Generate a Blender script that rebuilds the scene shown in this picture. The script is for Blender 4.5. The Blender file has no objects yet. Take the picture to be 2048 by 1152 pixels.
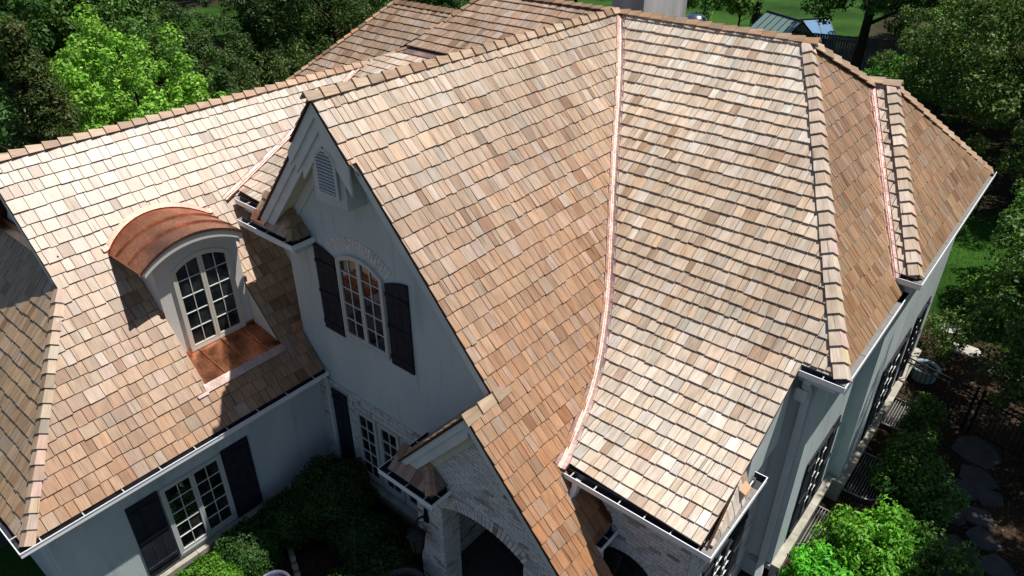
import bpy, math, random
import numpy as np
from mathutils import Vector, Matrix
random.seed(7); RNG=np.random.default_rng(7)
S=bpy.context.scene; COL=S.collection
# ------------------------------------------------------------------ camera
PITCH,ROLL,HEAD=math.radians(31.42634663),math.radians(0.11980739),math.radians(39.40060452)
cp,sp=math.cos(PITCH),math.sin(PITCH)
FW=Vector((-math.sin(HEAD)*cp,math.cos(HEAD)*cp,-sp)); RT=Vector((math.cos(HEAD),math.sin(HEAD),0)); DN=FW.cross(RT)
cr,sr=math.cos(ROLL),math.sin(ROLL)
RT2=RT*cr-DN*sr; DN2=RT*sr+DN*cr
CAM=Vector((0,0,12))
cd=bpy.data.cameras.new('camera'); cam=bpy.data.objects.new('camera',cd); COL.objects.link(cam)
m=Matrix((RT2,-DN2,-FW)).transposed().to_4x4(); m.translation=CAM; cam.matrix_world=m
cd.sensor_width=36; cd.lens=1453.87/2048*36; cd.clip_end=900; cd.clip_start=.1
S.camera=cam
# ------------------------------------------------------------------ sky, sun, exposure
SUN=Vector((.25,.32,1)).normalized()
w=bpy.data.worlds.new('World'); S.world=w; w.use_nodes=True
nt=w.node_tree; bg=nt.nodes['Background']; sky=nt.nodes.new('ShaderNodeTexSky'); sky.sky_type='NISHITA'; sky.sun_disc=False
sky.sun_elevation=math.asin(SUN.z); sky.sun_rotation=math.atan2(SUN.x,SUN.y); sky.air_density=1.0; sky.dust_density=.6
nt.links.new(sky.outputs[0],bg.inputs[0]); bg.inputs[1].default_value=.058
sd=bpy.data.lights.new('sun','SUN'); sd.energy=4.6; sd.angle=math.radians(.55); sd.color=(1,.955,.89)
so=bpy.data.objects.new('sun',sd); COL.objects.link(so); so.rotation_euler=SUN.to_track_quat('Z','Y').to_euler(); so.location=(5,6,30)
S.view_settings.view_transform='Standard'; S.view_settings.look='None'; S.view_settings.exposure=.40; S.view_settings.gamma=1
S.render.engine='CYCLES'
# ------------------------------------------------------------------ helpers: naming
ORG={}
def link(o,parent=None):
    COL.objects.link(o)
    if parent: o.parent=parent; ORG[o.name]=ORG.get(parent.name,Vector((0,0,0)))
    return o
def thing(name,label,cat,loc,group=None):
    o=bpy.data.objects.new(name,None); COL.objects.link(o); o.location=loc; o.empty_display_size=.3
    o['label']=label; o['category']=cat
    if group: o['group']=group
    ORG[o.name]=Vector(loc); return o
def tag(o,label,cat,group=None):
    o['label']=label; o['category']=cat
    if group: o['group']=group
    return o
# ------------------------------------------------------------------ materials
MATS={}
def newmat(name,color=(.5,.5,.5),rough=.8,metal=0,spec=.5):
    mt=bpy.data.materials.new(name); mt.use_nodes=True; b=mt.node_tree.nodes['Principled BSDF']
    b.inputs['Base Color'].default_value=(*color,1); b.inputs['Roughness'].default_value=rough; b.inputs['Metallic'].default_value=metal
    b.inputs['Specular IOR Level'].default_value=spec; MATS[name]=mt; return mt,mt.node_tree,b
def N(t,kind,**kw):
    n=t.nodes.new(kind)
    for k,v in kw.items():
        if k in n.inputs: n.inputs[k].default_value=v
        else: setattr(n,k,v)
    return n
def mixc(t,a,b,f,mode='MIX'):
    n=t.nodes.new('ShaderNodeMix'); n.data_type='RGBA'; n.blend_type=mode
    for s,v in ((6,a),(7,b),(0,f)):
        if hasattr(v,'links'): t.links.new(v,n.inputs[s])
        else: n.inputs[s].default_value=v if s==0 else (*v,1)
    return n.outputs[2]
def ramp(t,src,p0,c0,p1,c1):
    r=t.nodes.new('ShaderNodeValToRGB'); e=r.color_ramp.elements
    e[0].position=p0; e[0].color=(*c0,1); e[1].position=p1; e[1].color=(*c1,1); t.links.new(src,r.inputs[0]); return r.outputs[0]
def noise(t,scale,detail=3,vec=None,rough=.5):
    n=N(t,'ShaderNodeTexNoise'); n.inputs['Scale'].default_value=scale; n.inputs['Detail'].default_value=detail; n.inputs['Roughness'].default_value=rough
    if vec is not None: t.links.new(vec,n.inputs['Vector'])
    return n.outputs['Fac']
def objco(t,scale=None):
    c=t.nodes.new('ShaderNodeNewGeometry').outputs['Position']
    if scale:
        mp=t.nodes.new('ShaderNodeMapping'); mp.inputs['Scale'].default_value=scale; t.links.new(c,mp.inputs[0]); c=mp.outputs[0]
    return c
def bump(t,b,h,strength,dist):
    n=t.nodes.new('ShaderNodeBump'); n.inputs['Strength'].default_value=strength; n.inputs['Distance'].default_value=dist
    t.links.new(h,n.inputs['Height']); t.links.new(n.outputs[0],b.inputs['Normal'])
# cedar: per-shingle tone attribute x grain that runs along the shingle (UV)
def cedar(name,rough,spec):
    mt,t,b=newmat(name,(.4,.28,.18),rough,0,spec)
    at=N(t,'ShaderNodeAttribute',attribute_name='tone'); uv=N(t,'ShaderNodeAttribute',attribute_name='guv')
    mp=N(t,'ShaderNodeMapping'); mp.inputs['Scale'].default_value=(46,2.6,1); t.links.new(uv.outputs['Vector'],mp.inputs[0])
    g=noise(t,1,5,mp.outputs[0],.65)
    mp2=N(t,'ShaderNodeMapping'); mp2.inputs['Scale'].default_value=(9,2.2,1); t.links.new(uv.outputs['Vector'],mp2.inputs[0])
    g2=noise(t,1,2,mp2.outputs[0])
    c=mixc(t,at.outputs['Color'],ramp(t,g,.3,(.74,.71,.68),.72,(1.14,1.13,1.11)),1.0,'MULTIPLY')
    c=mixc(t,c,ramp(t,g2,.28,(.80,.76,.71),.66,(1.09,1.09,1.09)),1.0,'MULTIPLY')
    mp3=N(t,'ShaderNodeMapping'); mp3.inputs['Scale'].default_value=(30,.9,1); t.links.new(uv.outputs['Vector'],mp3.inputs[0])
    g3=noise(t,1,2,mp3.outputs[0]); c=mixc(t,c,ramp(t,g3,.30,(.45,.38,.32),.345,(1,1,1)),1.0,'MULTIPLY')
    t.links.new(c,b.inputs['Base Color']); bump(t,b,g,.45,.005); return mt
M_SH=cedar('cedar_shake',.45,.56); M_CAP=cedar('cedar_cap',.5,.5)
M_DECK,_,_=newmat('roof_underlay',(.055,.03,.018),.9,0,.1)
def stucco():
    mt,t,b=newmat('stucco',(.6,.65,.68),.92,0,.12)
    n=noise(t,60,4,objco(t),.7); n2=noise(t,1.1,5,objco(t,(1,1,.4))); n3=noise(t,5,3,objco(t,(1,1,.12)))
    c=mixc(t,ramp(t,n,.3,(.45,.51,.525),.7,(.63,.70,.70)),ramp(t,n2,.3,(.84,.85,.86),.7,(1.05,1.04,1.03)),1.0,'MULTIPLY')
    c=mixc(t,c,ramp(t,n3,.26,(.80,.80,.78),.44,(1,1,1)),1.0,'MULTIPLY')
    t.links.new(c,b.inputs['Base Color']); bump(t,b,n,.9,.008); return mt
M_ST=stucco()
def simple(name,color,rough=.6,metal=0,spec=.5,nscale=None,amp=.2,bs=0,stretch=None):
    mt,t,b=newmat(name,color,rough,metal,spec)
    if nscale:
        n=noise(t,nscale,4,objco(t,stretch)); lo=tuple(c*(1-amp) for c in color); hi=tuple(c*(1+amp) for c in color)
        t.links.new(ramp(t,n,.3,lo,.7,hi),b.inputs['Base Color'])
        if bs: bump(t,b,n,bs,.005)
    return mt
M_TRIM=simple('painted_trim',(.56,.61,.61),.55,0,.4,3,.08)
M_DORM=None
M_WHITE=simple('white_gutter_paint',(.76,.78,.80),.35,0,.5,2,.06)
M_DARKG=simple('gutter_inside',(.035,.033,.042),.5,0,.4,6,.3)
M_GUARD=simple('gutter_guard_grey',(.20,.19,.18),.6,.1,.4,20,.12)
M_FRAME=simple('window_frame_paint',(.50,.52,.50),.45,0,.45,3,.05)
M_MUNT=simple('muntin_white',(.66,.68,.66),.4,0,.5)
M_SHUT=simple('shutter_charcoal',(.017,.019,.028),.7,0,.2,8,.35)
M_GLASS,_,gb=newmat('window_glass',(.008,.01,.011),.03,0,.75)
t_=M_GLASS.node_tree; t_.links.new(ramp(t_,noise(t_,2.6,3,objco(t_)),.42,(.004,.006,.007),.70,(.045,.05,.048)),gb.inputs['Base Color'])
M_STONE=simple('limestone',(.36,.34,.28),.85,0,.2,5,.25,.3)
M_SOFF=simple('soffit_beige',(.58,.57,.46),.8,0,.2,4,.08)
M_BLACK=simple('black_iron',(.008,.008,.009),.45,.3,.5)
M_CHIM=simple('chimney_stucco',(.50,.49,.47),.95,0,.1,1.6,.28,.3,(1,1,.25))
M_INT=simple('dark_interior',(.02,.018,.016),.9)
M_DOOR=simple('dark_wood_door',(.03,.02,.014),.45,0,.5,12,.3)
M_PATINA=simple('lantern_glass',(.06,.055,.04),.2,0,.6)
def copper(name,col,rough,st=.45):
    mt,t,b=newmat(name,col,rough,1)
    n=noise(t,2.4,5,objco(t)); n2=noise(t,22,3,objco(t))
    c=mixc(t,ramp(t,n,.32,tuple(x*(1-st) for x in col),.62,col),ramp(t,n2,.3,(.72,.68,.66),.6,(1,1,1)),1.0,'MULTIPLY')
    t.links.new(c,b.inputs['Base Color'])
    r=N(t,'ShaderNodeMapRange'); r.inputs['To Min'].default_value=rough-.07; r.inputs['To Max'].default_value=rough+.14; t.links.new(n,r.inputs[0]); t.links.new(r.outputs[0],b.inputs['Roughness'])
    bump(t,b,n,.12,.02); return mt
M_CU=copper('copper_sheet',(.82,.42,.28),.29,.35); M_CUV=copper('copper_valley_metal',(.84,.62,.56),.44,.25)
M_CUA0=copper('aged_copper_flashing',(.34,.14,.08),.4)
def brickm():
    mt,t,b=newmat('whitewashed_brick',(.5,.5,.48),.92,0,.15)
    at=N(t,'ShaderNodeAttribute',attribute_name='tone'); n=noise(t,26,4,objco(t)); n2=noise(t,6,2,objco(t))
    c=mixc(t,at.outputs['Color'],ramp(t,n,.30,(.74,.73,.71),.62,(1.07,1.07,1.08)),1.0,'MULTIPLY')
    t.links.new(c,b.inputs['Base Color']); bump(t,b,n,.6,.01); return mt
M_BRICK=brickm(); M_MORT=simple('mortar',(.40,.40,.385),.95,0,.1,30,.25,.4)
def leafm(name,sat=1.0):
    mt,t,b=newmat(name,(.06,.12,.02),.55,0,.32)
    at=N(t,'ShaderNodeAttribute',attribute_name='tone'); oi=N(t,'ShaderNodeObjectInfo')
    hs=N(t,'ShaderNodeHueSaturation'); mr=N(t,'ShaderNodeMapRange'); mr.inputs['To Min'].default_value=.9; mr.inputs['To Max'].default_value=1.4
    mh=N(t,'ShaderNodeMapRange'); mh.inputs['To Min'].default_value=.487; mh.inputs['To Max'].default_value=.512
    t.links.new(oi.outputs['Random'],mr.inputs[0]); t.links.new(oi.outputs['Random'],mh.inputs[0])
    t.links.new(at.outputs['Color'],hs.inputs['Color']); t.links.new(mr.outputs[0],hs.inputs['Value']); t.links.new(mh.outputs[0],hs.inputs['Hue'])
    t.links.new(hs.outputs[0],b.inputs['Base Color'])
    tr=N(t,'ShaderNodeBsdfTranslucent'); t.links.new(hs.outputs[0],tr.inputs[0]); mx=N(t,'ShaderNodeMixShader'); mx.inputs[0].default_value=.3
    t.links.new(b.outputs[0],mx.inputs[1]); t.links.new(tr.outputs[0],mx.inputs[2]); t.links.new(mx.outputs[0],t.nodes['Material Output'].inputs['Surface'])
    return mt
M_LEAF=leafm('leaves'); M_BARK=simple('bark',(.045,.035,.026),.95,0,.1,9,.4,.8,(1,1,.3))
# ------------------------------------------------------------------ mesh builder
class MB:
    def __init__(s): s.v=[];s.f=[];s.mi=[];s.tone=[];s.uv=[]
    def poly(s,pts,mi=0,tone=(1,1,1),uv=None):
        b=len(s.v); s.v+= [tuple(p) for p in pts]; s.f.append(tuple(range(b,b+len(pts)))); s.mi.append(mi); s.tone.append(tone); s.uv.append(uv)
    def faces(s,vs,fs,mi=0,tone=(1,1,1),uvs=None):
        b=len(s.v); s.v+=[tuple(p) for p in vs]
        for f in fs:
            s.f.append(tuple(b+i for i in f)); s.mi.append(mi); s.tone.append(tone); s.uv.append([uvs[i] for i in f] if uvs else None)
    def build(s,name,mats,parent=None,smooth=False):
        org=ORG.get(parent.name,Vector((0,0,0))) if parent else Vector((0,0,0))
        me=bpy.data.meshes.new(name)
        me.from_pydata([(v[0]-org[0],v[1]-org[1],v[2]-org[2]) for v in s.v],[],s.f)
        if not isinstance(mats,(list,tuple)): mats=[mats]
        for m in mats: me.materials.append(m)
        if len(mats)>1: me.polygons.foreach_set('material_index',s.mi)
        a=me.attributes.new('tone','FLOAT_COLOR','FACE'); a.data.foreach_set('color',np.array([(*t[:3],1) for t in s.tone],dtype=np.float32).ravel())
        if any(u for u in s.uv):
            a=me.attributes.new('guv','FLOAT_VECTOR','CORNER'); out=[]
            for f,u in zip(s.f,s.uv):
                for k in range(len(f)): out+= [u[k][0],u[k][1],0] if u else [0,0,0]
            a.data.foreach_set('vector',out)
        if smooth: me.polygons.foreach_set('use_smooth',[True]*len(me.polygons))
        me.update(); o=bpy.data.objects.new(name,me); return link(o,parent)
class Fr:   # local frame: a along A, b up B, c out N
    def __init__(s,O,A,B,Nn): s.O=Vector(O);s.A=Vector(A);s.B=Vector(B);s.N=Vector(Nn)
    def p(s,a,b,c=0): return s.O+s.A*a+s.B*b+s.N*c
Z=Vector((0,0,1)); X=Vector((1,0,0)); Y=Vector((0,1,0))
BOXF=[(0,3,2,1),(4,5,6,7),(0,1,5,4),(1,2,6,5),(2,3,7,6),(3,0,4,7)]
def box(mb,fr,a0,a1,b0,b1,c0,c1,mi=0,tone=(1,1,1),uvs=None):
    mb.faces([fr.p(a0,b0,c0),fr.p(a1,b0,c0),fr.p(a1,b1,c0),fr.p(a0,b1,c0),fr.p(a0,b0,c1),fr.p(a1,b0,c1),fr.p(a1,b1,c1),fr.p(a0,b1,c1)],BOXF,mi,tone,uvs)
def prism(mb,fr,poly,c0,c1,mi=0,tone=(1,1,1)):
    n=len(poly); vs=[fr.p(a,b,c0) for a,b in poly]+[fr.p(a,b,c1) for a,b in poly]
    mb.faces(vs,[tuple(range(n-1,-1,-1)),tuple(range(n,2*n))]+[(i,(i+1)%n,n+(i+1)%n,n+i) for i in range(n)],mi,tone)
def bar(mb,p0,p1,w,h,up=Z,mi=0,tone=(1,1,1)):
    p0=Vector(p0);p1=Vector(p1); d=(p1-p0); L=d.length; d/=L
    if abs(d.dot(up))>.98: up=X
    sd_=d.cross(up).normalized(); u2=sd_.cross(d)
    fr=Fr(p0,d,sd_,u2); box(mb,fr,0,L,-w/2,w/2,-h/2,h/2,mi,tone)
def tube(mb,pts,r,seg=8,mi=0,tone=(1,1,1)):
    rings=[]; n=len(pts)
    for i,p in enumerate(pts):
        p=Vector(p); d=(Vector(pts[min(i+1,n-1)])-Vector(pts[max(i-1,0)])).normalized()
        a=d.cross(Z if abs(d.z)<.95 else X).normalized(); b=d.cross(a); rr=r[i] if isinstance(r,(list,tuple)) else r
        rings.append([p+(a*math.cos(t)+b*math.sin(t))*rr for t in [2*math.pi*k/seg for k in range(seg)]])
    vs=[q for g in rings for q in g]
    fs=[(i*seg+k,i*seg+(k+1)%seg,(i+1)*seg+(k+1)%seg,(i+1)*seg+k) for i in range(n-1) for k in range(seg)]+[tuple(range(seg)),tuple(range((n-1)*seg,n*seg))]
    mb.faces(vs,fs,mi,tone)
def lathe(mb,c,prof,seg=24,mi=0,tone=(1,1,1)):
    c=Vector(c); vs=[]
    for r,z in prof: vs+=[c+Vector((r*math.cos(2*math.pi*k/seg),r*math.sin(2*math.pi*k/seg),z)) for k in range(seg)]
    fs=[(i*seg+k,i*seg+(k+1)%seg,(i+1)*seg+(k+1)%seg,(i+1)*seg+k) for i in range(len(prof)-1) for k in range(seg)]
    mb.faces(vs,fs,mi,tone)
def sh_clip(poly,u0,u1,s0,s1):
    for ax,lim,sg in ((0,u0,1),(0,u1,-1),(1,s0,1),(1,s1,-1)):
        if lim is None: continue
        out=[]; n=len(poly)
        for i in range(n):
            a=poly[i]; b=poly[(i+1)%n]; da=(a[ax]-lim)*sg; db=(b[ax]-lim)*sg
            if da>=0: out.append(a)
            if (da>=0)!=(db>=0):
                t=da/(da-db); out.append((a[0]+(b[0]-a[0])*t,a[1]+(b[1]-a[1])*t))
        poly=out
        if len(poly)<3: return []
    res=[]
    for p in poly:
        if not res or abs(p[0]-res[-1][0])+abs(p[1]-res[-1][1])>1e-5: res.append(p)
    if len(res)>2 and abs(res[0][0]-res[-1][0])+abs(res[0][1]-res[-1][1])<1e-5: res.pop()
    return res if len(res)>2 else []
def area2(p): return abs(sum(p[i][0]*p[(i+1)%len(p)][1]-p[(i+1)%len(p)][0]*p[i][1] for i in range(len(p))))/2
def screen(p):
    d=Vector(p)-CAM; z=d.dot(FW)
    return (1024+1453.87*d.dot(RT2)/z,576+1453.87*d.dot(DN2)/z) if z>.1 else (-9999,-9999)
# ------------------------------------------------------------------ roof slopes
class Slope:
    """U: horizontal direction along the eave; H: horizontal up-slope direction; prof: (h,z) rising"""
    def __init__(s,U,H,prof):
        s.U=U;s.H=H;s.prof=prof;s.cs=[0]
        for a,b in zip(prof,prof[1:]): s.cs.append(s.cs[-1]+math.hypot(b[0]-a[0],b[1]-a[1]))
        s.L=s.cs[-1]
    def seg(s,x):
        for i in range(len(s.cs)-2):
            if x<s.cs[i+1]: return i
        return len(s.cs)-2
    def hz(s,x):
        i=s.seg(x); a,b=s.prof[i],s.prof[i+1]; t=(x-s.cs[i])/(s.cs[i+1]-s.cs[i]); return a[0]+(b[0]-a[0])*t,a[1]+(b[1]-a[1])*t
    def nrm(s,x):
        i=s.seg(x); a,b=s.prof[i],s.prof[i+1]; dh,dz=b[0]-a[0],b[1]-a[1]; l=math.hypot(dh,dz); return Z*(dh/l)-s.H*(dz/l)
    def P(s,u,x,lift=0):
        h,z=s.hz(x); return s.U*u+s.H*h+Z*z+s.nrm(x)*lift
    def s_h(s,h):
        for i in range(len(s.prof)-1):
            a,b=s.prof[i],s.prof[i+1]
            if h<=b[0] or i==len(s.prof)-2: return s.cs[i]+(h-a[0])/(b[0]-a[0])*(s.cs[i+1]-s.cs[i])
    def s_z(s,z):
        for i in range(len(s.prof)-1):
            a,b=s.prof[i],s.prof[i+1]
            if z<=b[1] or i==len(s.prof)-2: return s.cs[i]+(z-a[1])/(b[1]-a[1])*(s.cs[i+1]-s.cs[i])
PAL_TAN=[(.46,.34,.24),(.42,.30,.20),(.38,.255,.165),(.50,.385,.28),(.34,.22,.14),(.40,.28,.19),(.45,.33,.235),(.40,.24,.14),(.38,.295,.22)]
PAL_RED=[(.52,.34,.22),(.46,.285,.175),(.56,.39,.27),(.38,.21,.13),(.50,.35,.235),(.44,.30,.19),(.36,.235,.15),(.58,.42,.30),(.48,.29,.185),(.40,.30,.21)]
PAL_ORG=[(.56,.33,.18),(.50,.29,.155),(.60,.37,.215),(.54,.28,.14),(.46,.29,.17),(.42,.27,.17),(.57,.36,.22),(.50,.33,.20)]
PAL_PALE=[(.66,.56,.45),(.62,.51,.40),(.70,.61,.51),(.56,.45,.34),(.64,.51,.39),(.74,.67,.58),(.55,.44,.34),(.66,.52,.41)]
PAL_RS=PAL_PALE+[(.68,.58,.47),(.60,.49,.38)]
PAL_BRN=[(.34,.215,.125),(.30,.19,.115),(.37,.245,.145),(.26,.16,.095),(.35,.205,.12),(.28,.20,.13),(.40,.275,.17)]
PAL_PL=[(.42,.30,.195),(.38,.265,.165),(.46,.345,.235),(.34,.225,.14),(.40,.285,.185),(.48,.37,.26),(.30,.20,.125),(.44,.30,.18)]
PAL_PO=[(.46,.28,.16),(.42,.25,.14),(.48,.31,.19),(.40,.255,.155),(.36,.235,.145),(.44,.30,.19)]
PAL_RR=[(.40,.27,.17),(.36,.24,.15),(.43,.30,.19),(.33,.21,.13),(.38,.265,.175)]
def wood(base,u,s_,sp=.085):
    '''one cedar board: brightness and redness vary board by board, with broad weathered patches over the slope'''
    k=random.gauss(1,sp)*(1+.05*math.sin(u*1.7+s_*.9)+.05*math.sin(u*.6-s_*2.1+2)); g=random.gauss(0,1); r_=random.random()
    c=[base[0]*(1+.02*g),base[1]*(1-.025*g),base[2]*(1-.065*g)]
    if r_<.055: c=[c[0]*.70,c[1]*.60,c[2]*.54]
    elif r_<.13: c=[c[0]*.84,c[1]*.80,c[2]*.77]
    elif r_<.22: m_=sum(c)/3; c=[(c[0]*.8+m_*.2)*1.14,(c[1]*.75+m_*.25)*1.16,(c[2]*.7+m_*.3)*1.18]
    elif r_<.27: m_=sum(c)/3; c=[c[0]*.68+m_*.30,c[1]*.7+m_*.30,c[2]*.72+m_*.27]
    k=min(max(k,.74),1.20)
    return tuple(max(.02,min(.8,x*k)) for x in c)
def lerp3(a,b,t): t=min(max(t,0),1); return tuple(a[i]+(b[i]-a[i])*t for i in range(3))
SHINGLES=[]  # (projected area, verts, faces, tone, uvs)
def tone_of(pal,spread=.09):
    c=random.choice(pal); q=(.63,.52,.41) if (pal is PAL_RS or pal is PAL_PALE) else (.33,.215,.13) if pal is PAL_BRN else (.40,.285,.185) if pal is PAL_PL else (.37,.25,.155) if pal is PAL_RR else c if len(pal) in (4,6) else (.485,.365,.255); f_=.62 if random.random()<.9 else 1.15; c=tuple(q[i]*(1-f_)+c[i]*f_ for i in range(3)); k=1+random.uniform(-spread,spread); 
    if random.random()<.07: k*=.72
    return tuple(x*k for x in c)
def shingle_slope(sl,region,e,pal,holes=(),wid=(.10,.27),thick=(.018,.033),sub=1,jit=.011,s0=0.0,palf=None,gap=.010):
    k=0; smax=max(p[1] for p in region); smin=min(p[1] for p in region)
    s=smin+s0
    while s<smax-.02:
        b0=s; b1=min(s+e*1.04,sl.L+.05)
        row=sh_clip(region,None,None,b0,min(b1,smax))
        if row:
            ua=min(p[0] for p in row); ub=max(p[0] for p in row); runs=[(ua,ub)]
            for hu0,hu1,hs0,hs1 in holes:
                if hs0-e*.35<b0+e*.5<hs1+e*.15:
                    nr=[]
                    for r0,r1 in runs:
                        if r0<hu0: nr.append((r0,min(r1,hu0)))
                        if r1>hu1: nr.append((max(r0,hu1),r1))
                    runs=nr
            for r0,r1 in runs:
                u=r0-random.uniform(0,.1) if r0==ua else r0
                while u<r1-.01:
                    w_=random.uniform(*wid); 
                    if random.random()<.25: w_=random.uniform(wid[0],wid[0]+.05)
                    u2=u+w_
                    if r1-u2<.07: u2=r1
                    jb=random.uniform(-jit,jit)
                    jb+=.010*math.sin(u*.9+k*1.7)+.005*math.sin(u*2.7+k*.8)
                    poly=sh_clip(region,max(u,r0)+gap/2,min(u2,r1)-gap/2,b0+jb if k else b0,b1)
                    if len(poly)>2 and area2(poly)>.0012:
                        t=random.uniform(*thick); top=[];bot=[];uvs=[]; ru,rs=random.uniform(0,50),random.uniform(0,50); tl=random.uniform(-.004,.004)
                        for (pu,ps) in poly:
                            f=(ps-b0)/(e*1.04); hh=t*(1-f)+.001+tl*((pu-u)/w_-.5)
                            top.append(sl.P(pu,ps,max(hh,.0005))); bot.append(sl.P(pu,ps,-.006)); uvs.append((pu+ru,ps+rs))
                        n=len(poly); fs=[tuple(range(n))]+[(i,n+i,n+(i+1)%n,(i+1)%n) for i in range(n)]
                        pp=[screen(p) for p in top]
                        cx=sum(p[0] for p in pp)/n; cy=sum(p[1] for p in pp)/n
                        pa=area2(pp) if 0<cx<2048 and 0<cy<1152 else 0
                        pl_=palf(u,ps) if palf else pal
                        SHINGLES.append((pa,top+bot,fs,wood(pl_,u,ps) if isinstance(pl_,tuple) else tone_of(pl_),uvs+uvs))
                    u=u2
        s+=e; k+=1
def deck(parent,label,sl,region,holes=(),low=-.010,th=.03,mat=None,name='roof'):
    mb=MB(); pieces=[region]
    for (hu0,hu1,hs0,hs1) in holes:
        new=[]
        for r in pieces:
            for a in ((None,hu0,None,None),(hu1,None,None,None),(hu0,hu1,None,hs0),(hu0,hu1,hs1,None)):
                c=sh_clip(r,*a)
                if c: new.append(c)
        pieces=new
    for r in pieces:
        cuts=[c for c in sl.cs[1:-1]]; lims=[None]+cuts+[None]
        for a,b in zip(lims,lims[1:]):
            c=sh_clip(r,None,None,a,b)
            if not c: continue
            mid=sum(p[1] for p in c)/len(c)
            n=sl.nrm(mid)
            def PP(u,x,l):
                h,z=sl.hz(x); return sl.U*u+sl.H*h+Z*z+n*l
            top=[PP(u,x,low) for u,x in c]; bot=[PP(u,x,low-th) for u,x in c]; m_=len(c)
            mb.faces(top+bot,[tuple(range(m_)),tuple(range(2*m_-1,m_-1,-1))]+[(i,(i+1)%m_,m_+(i+1)%m_,m_+i) for i in range(m_)])
    o=mb.build(name,mat or M_DECK,parent); 
    if label: o['label']=label
    return o
CAPS=[]
def caps(parent,pts,nA,nB,half=.16,e=.26,lift=.022,pal=PAL_TAN,thick=.02):
    """V-shaped caps along a polyline from low/first end; butts face the first point"""
    pts=[Vector(p) for p in pts]; d=[0]
    for a,b in zip(pts,pts[1:]): d.append(d[-1]+(b-a).length)
    L=d[-1]; n=max(1,round(L/e)); ee=L/n
    def at(x):
        for i in range(len(d)-1):
            if x<=d[i+1] or i==len(d)-2:
                t=(x-d[i])/(d[i+1]-d[i]); return pts[i].lerp(pts[i+1],t),(pts[i+1]-pts[i]).normalized()
    for k in range(n):
        x0=k*ee; x1=min((k+1)*ee+.02,L+.01) if k<n-1 else L+.01
        p0,dr=at(x0); p1,_=at(x1); dr=(p1-p0).normalized(); na=nA(p0) if callable(nA) else nA; nb=nB(p0) if callable(nB) else nB
        sa=dr.cross(na).normalized(); sa=-sa if sa.dot(nb)>0 else sa
        sb=dr.cross(nb).normalized(); sb=-sb if sb.dot(na)>0 else sb
        up=(na+nb).normalized(); kk=1/max(.3,up.dot(na)); hw=half*random.uniform(.94,1.06); l0=lift+thick; l1=lift*.55
        tn=tone_of(pal,.12); tn2=tuple(c*random.uniform(.9,1.08) for c in tn)
        vs=[];uv=[]
        for q,lt,v_ in ((p0,l0,0),(p1,l1,ee)):
            hwq=hw if v_==0 else hw*.96
            for off in (lt,lt-thick-(.004 if v_==0 else 0)):
                vs+= [q+sa*hwq+na*off, q+up*(off*kk), q+sb*hwq+nb*off]; uv+=[(-hwq,v_),(0,v_),(hwq,v_)]
        ru=random.uniform(0,40); uv=[(a+ru,b+ru) for a,b in uv]
        mb=MB()
        mb.faces(vs,[(0,1,7,6),(3,9,10,4),(0,3,4,1),(6,7,10,9),(0,6,9,3)],0,tn,uv)
        mb.faces(vs,[(1,2,8,7),(4,10,11,5),(1,4,5,2),(7,8,11,10),(2,5,11,8)],0,tn2,uv)
        mb.build('ridge_cap',M_CAP,parent)
def valley(parent,pts,nA,nB,hw=.15,label=None,taper=None):
    pts=[Vector(p) for p in pts]; mb=MB(); rings=[]
    for i,p in enumerate(pts):
        d=(pts[min(i+1,len(pts)-1)]-pts[max(i-1,0)]).normalized(); na=nA(p) if callable(nA) else nA; nb=nB(p) if callable(nB) else nB
        sa=d.cross(na).normalized(); sa=-sa if sa.dot(nb)<0 else sa
        sb=d.cross(nb).normalized(); sb=-sb if sb.dot(na)<0 else sb
        up=(na+nb).normalized()
        rings.append([p+sa*hw+na*.004,p+sa*hw*.93+na*.030,p+sa*hw*.84+na*.010,p+sa*.022+na*.010,p+up*.038,p+sb*.022+nb*.010,p+sb*hw*.84+nb*.010,p+sb*hw*.93+nb*.030,p+sb*hw+nb*.004])
    n=len(rings[0]); vs=[q for r in rings for q in r]
    mb.faces(vs,[(i*n+k,i*n+k+1,(i+1)*n+k+1,(i+1)*n+k) for i in range(len(rings)-1) for k in range(n-1)])
    o=mb.build('copper_valley',M_CUV,parent)
    if label: o['label']=label
    return o
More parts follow.
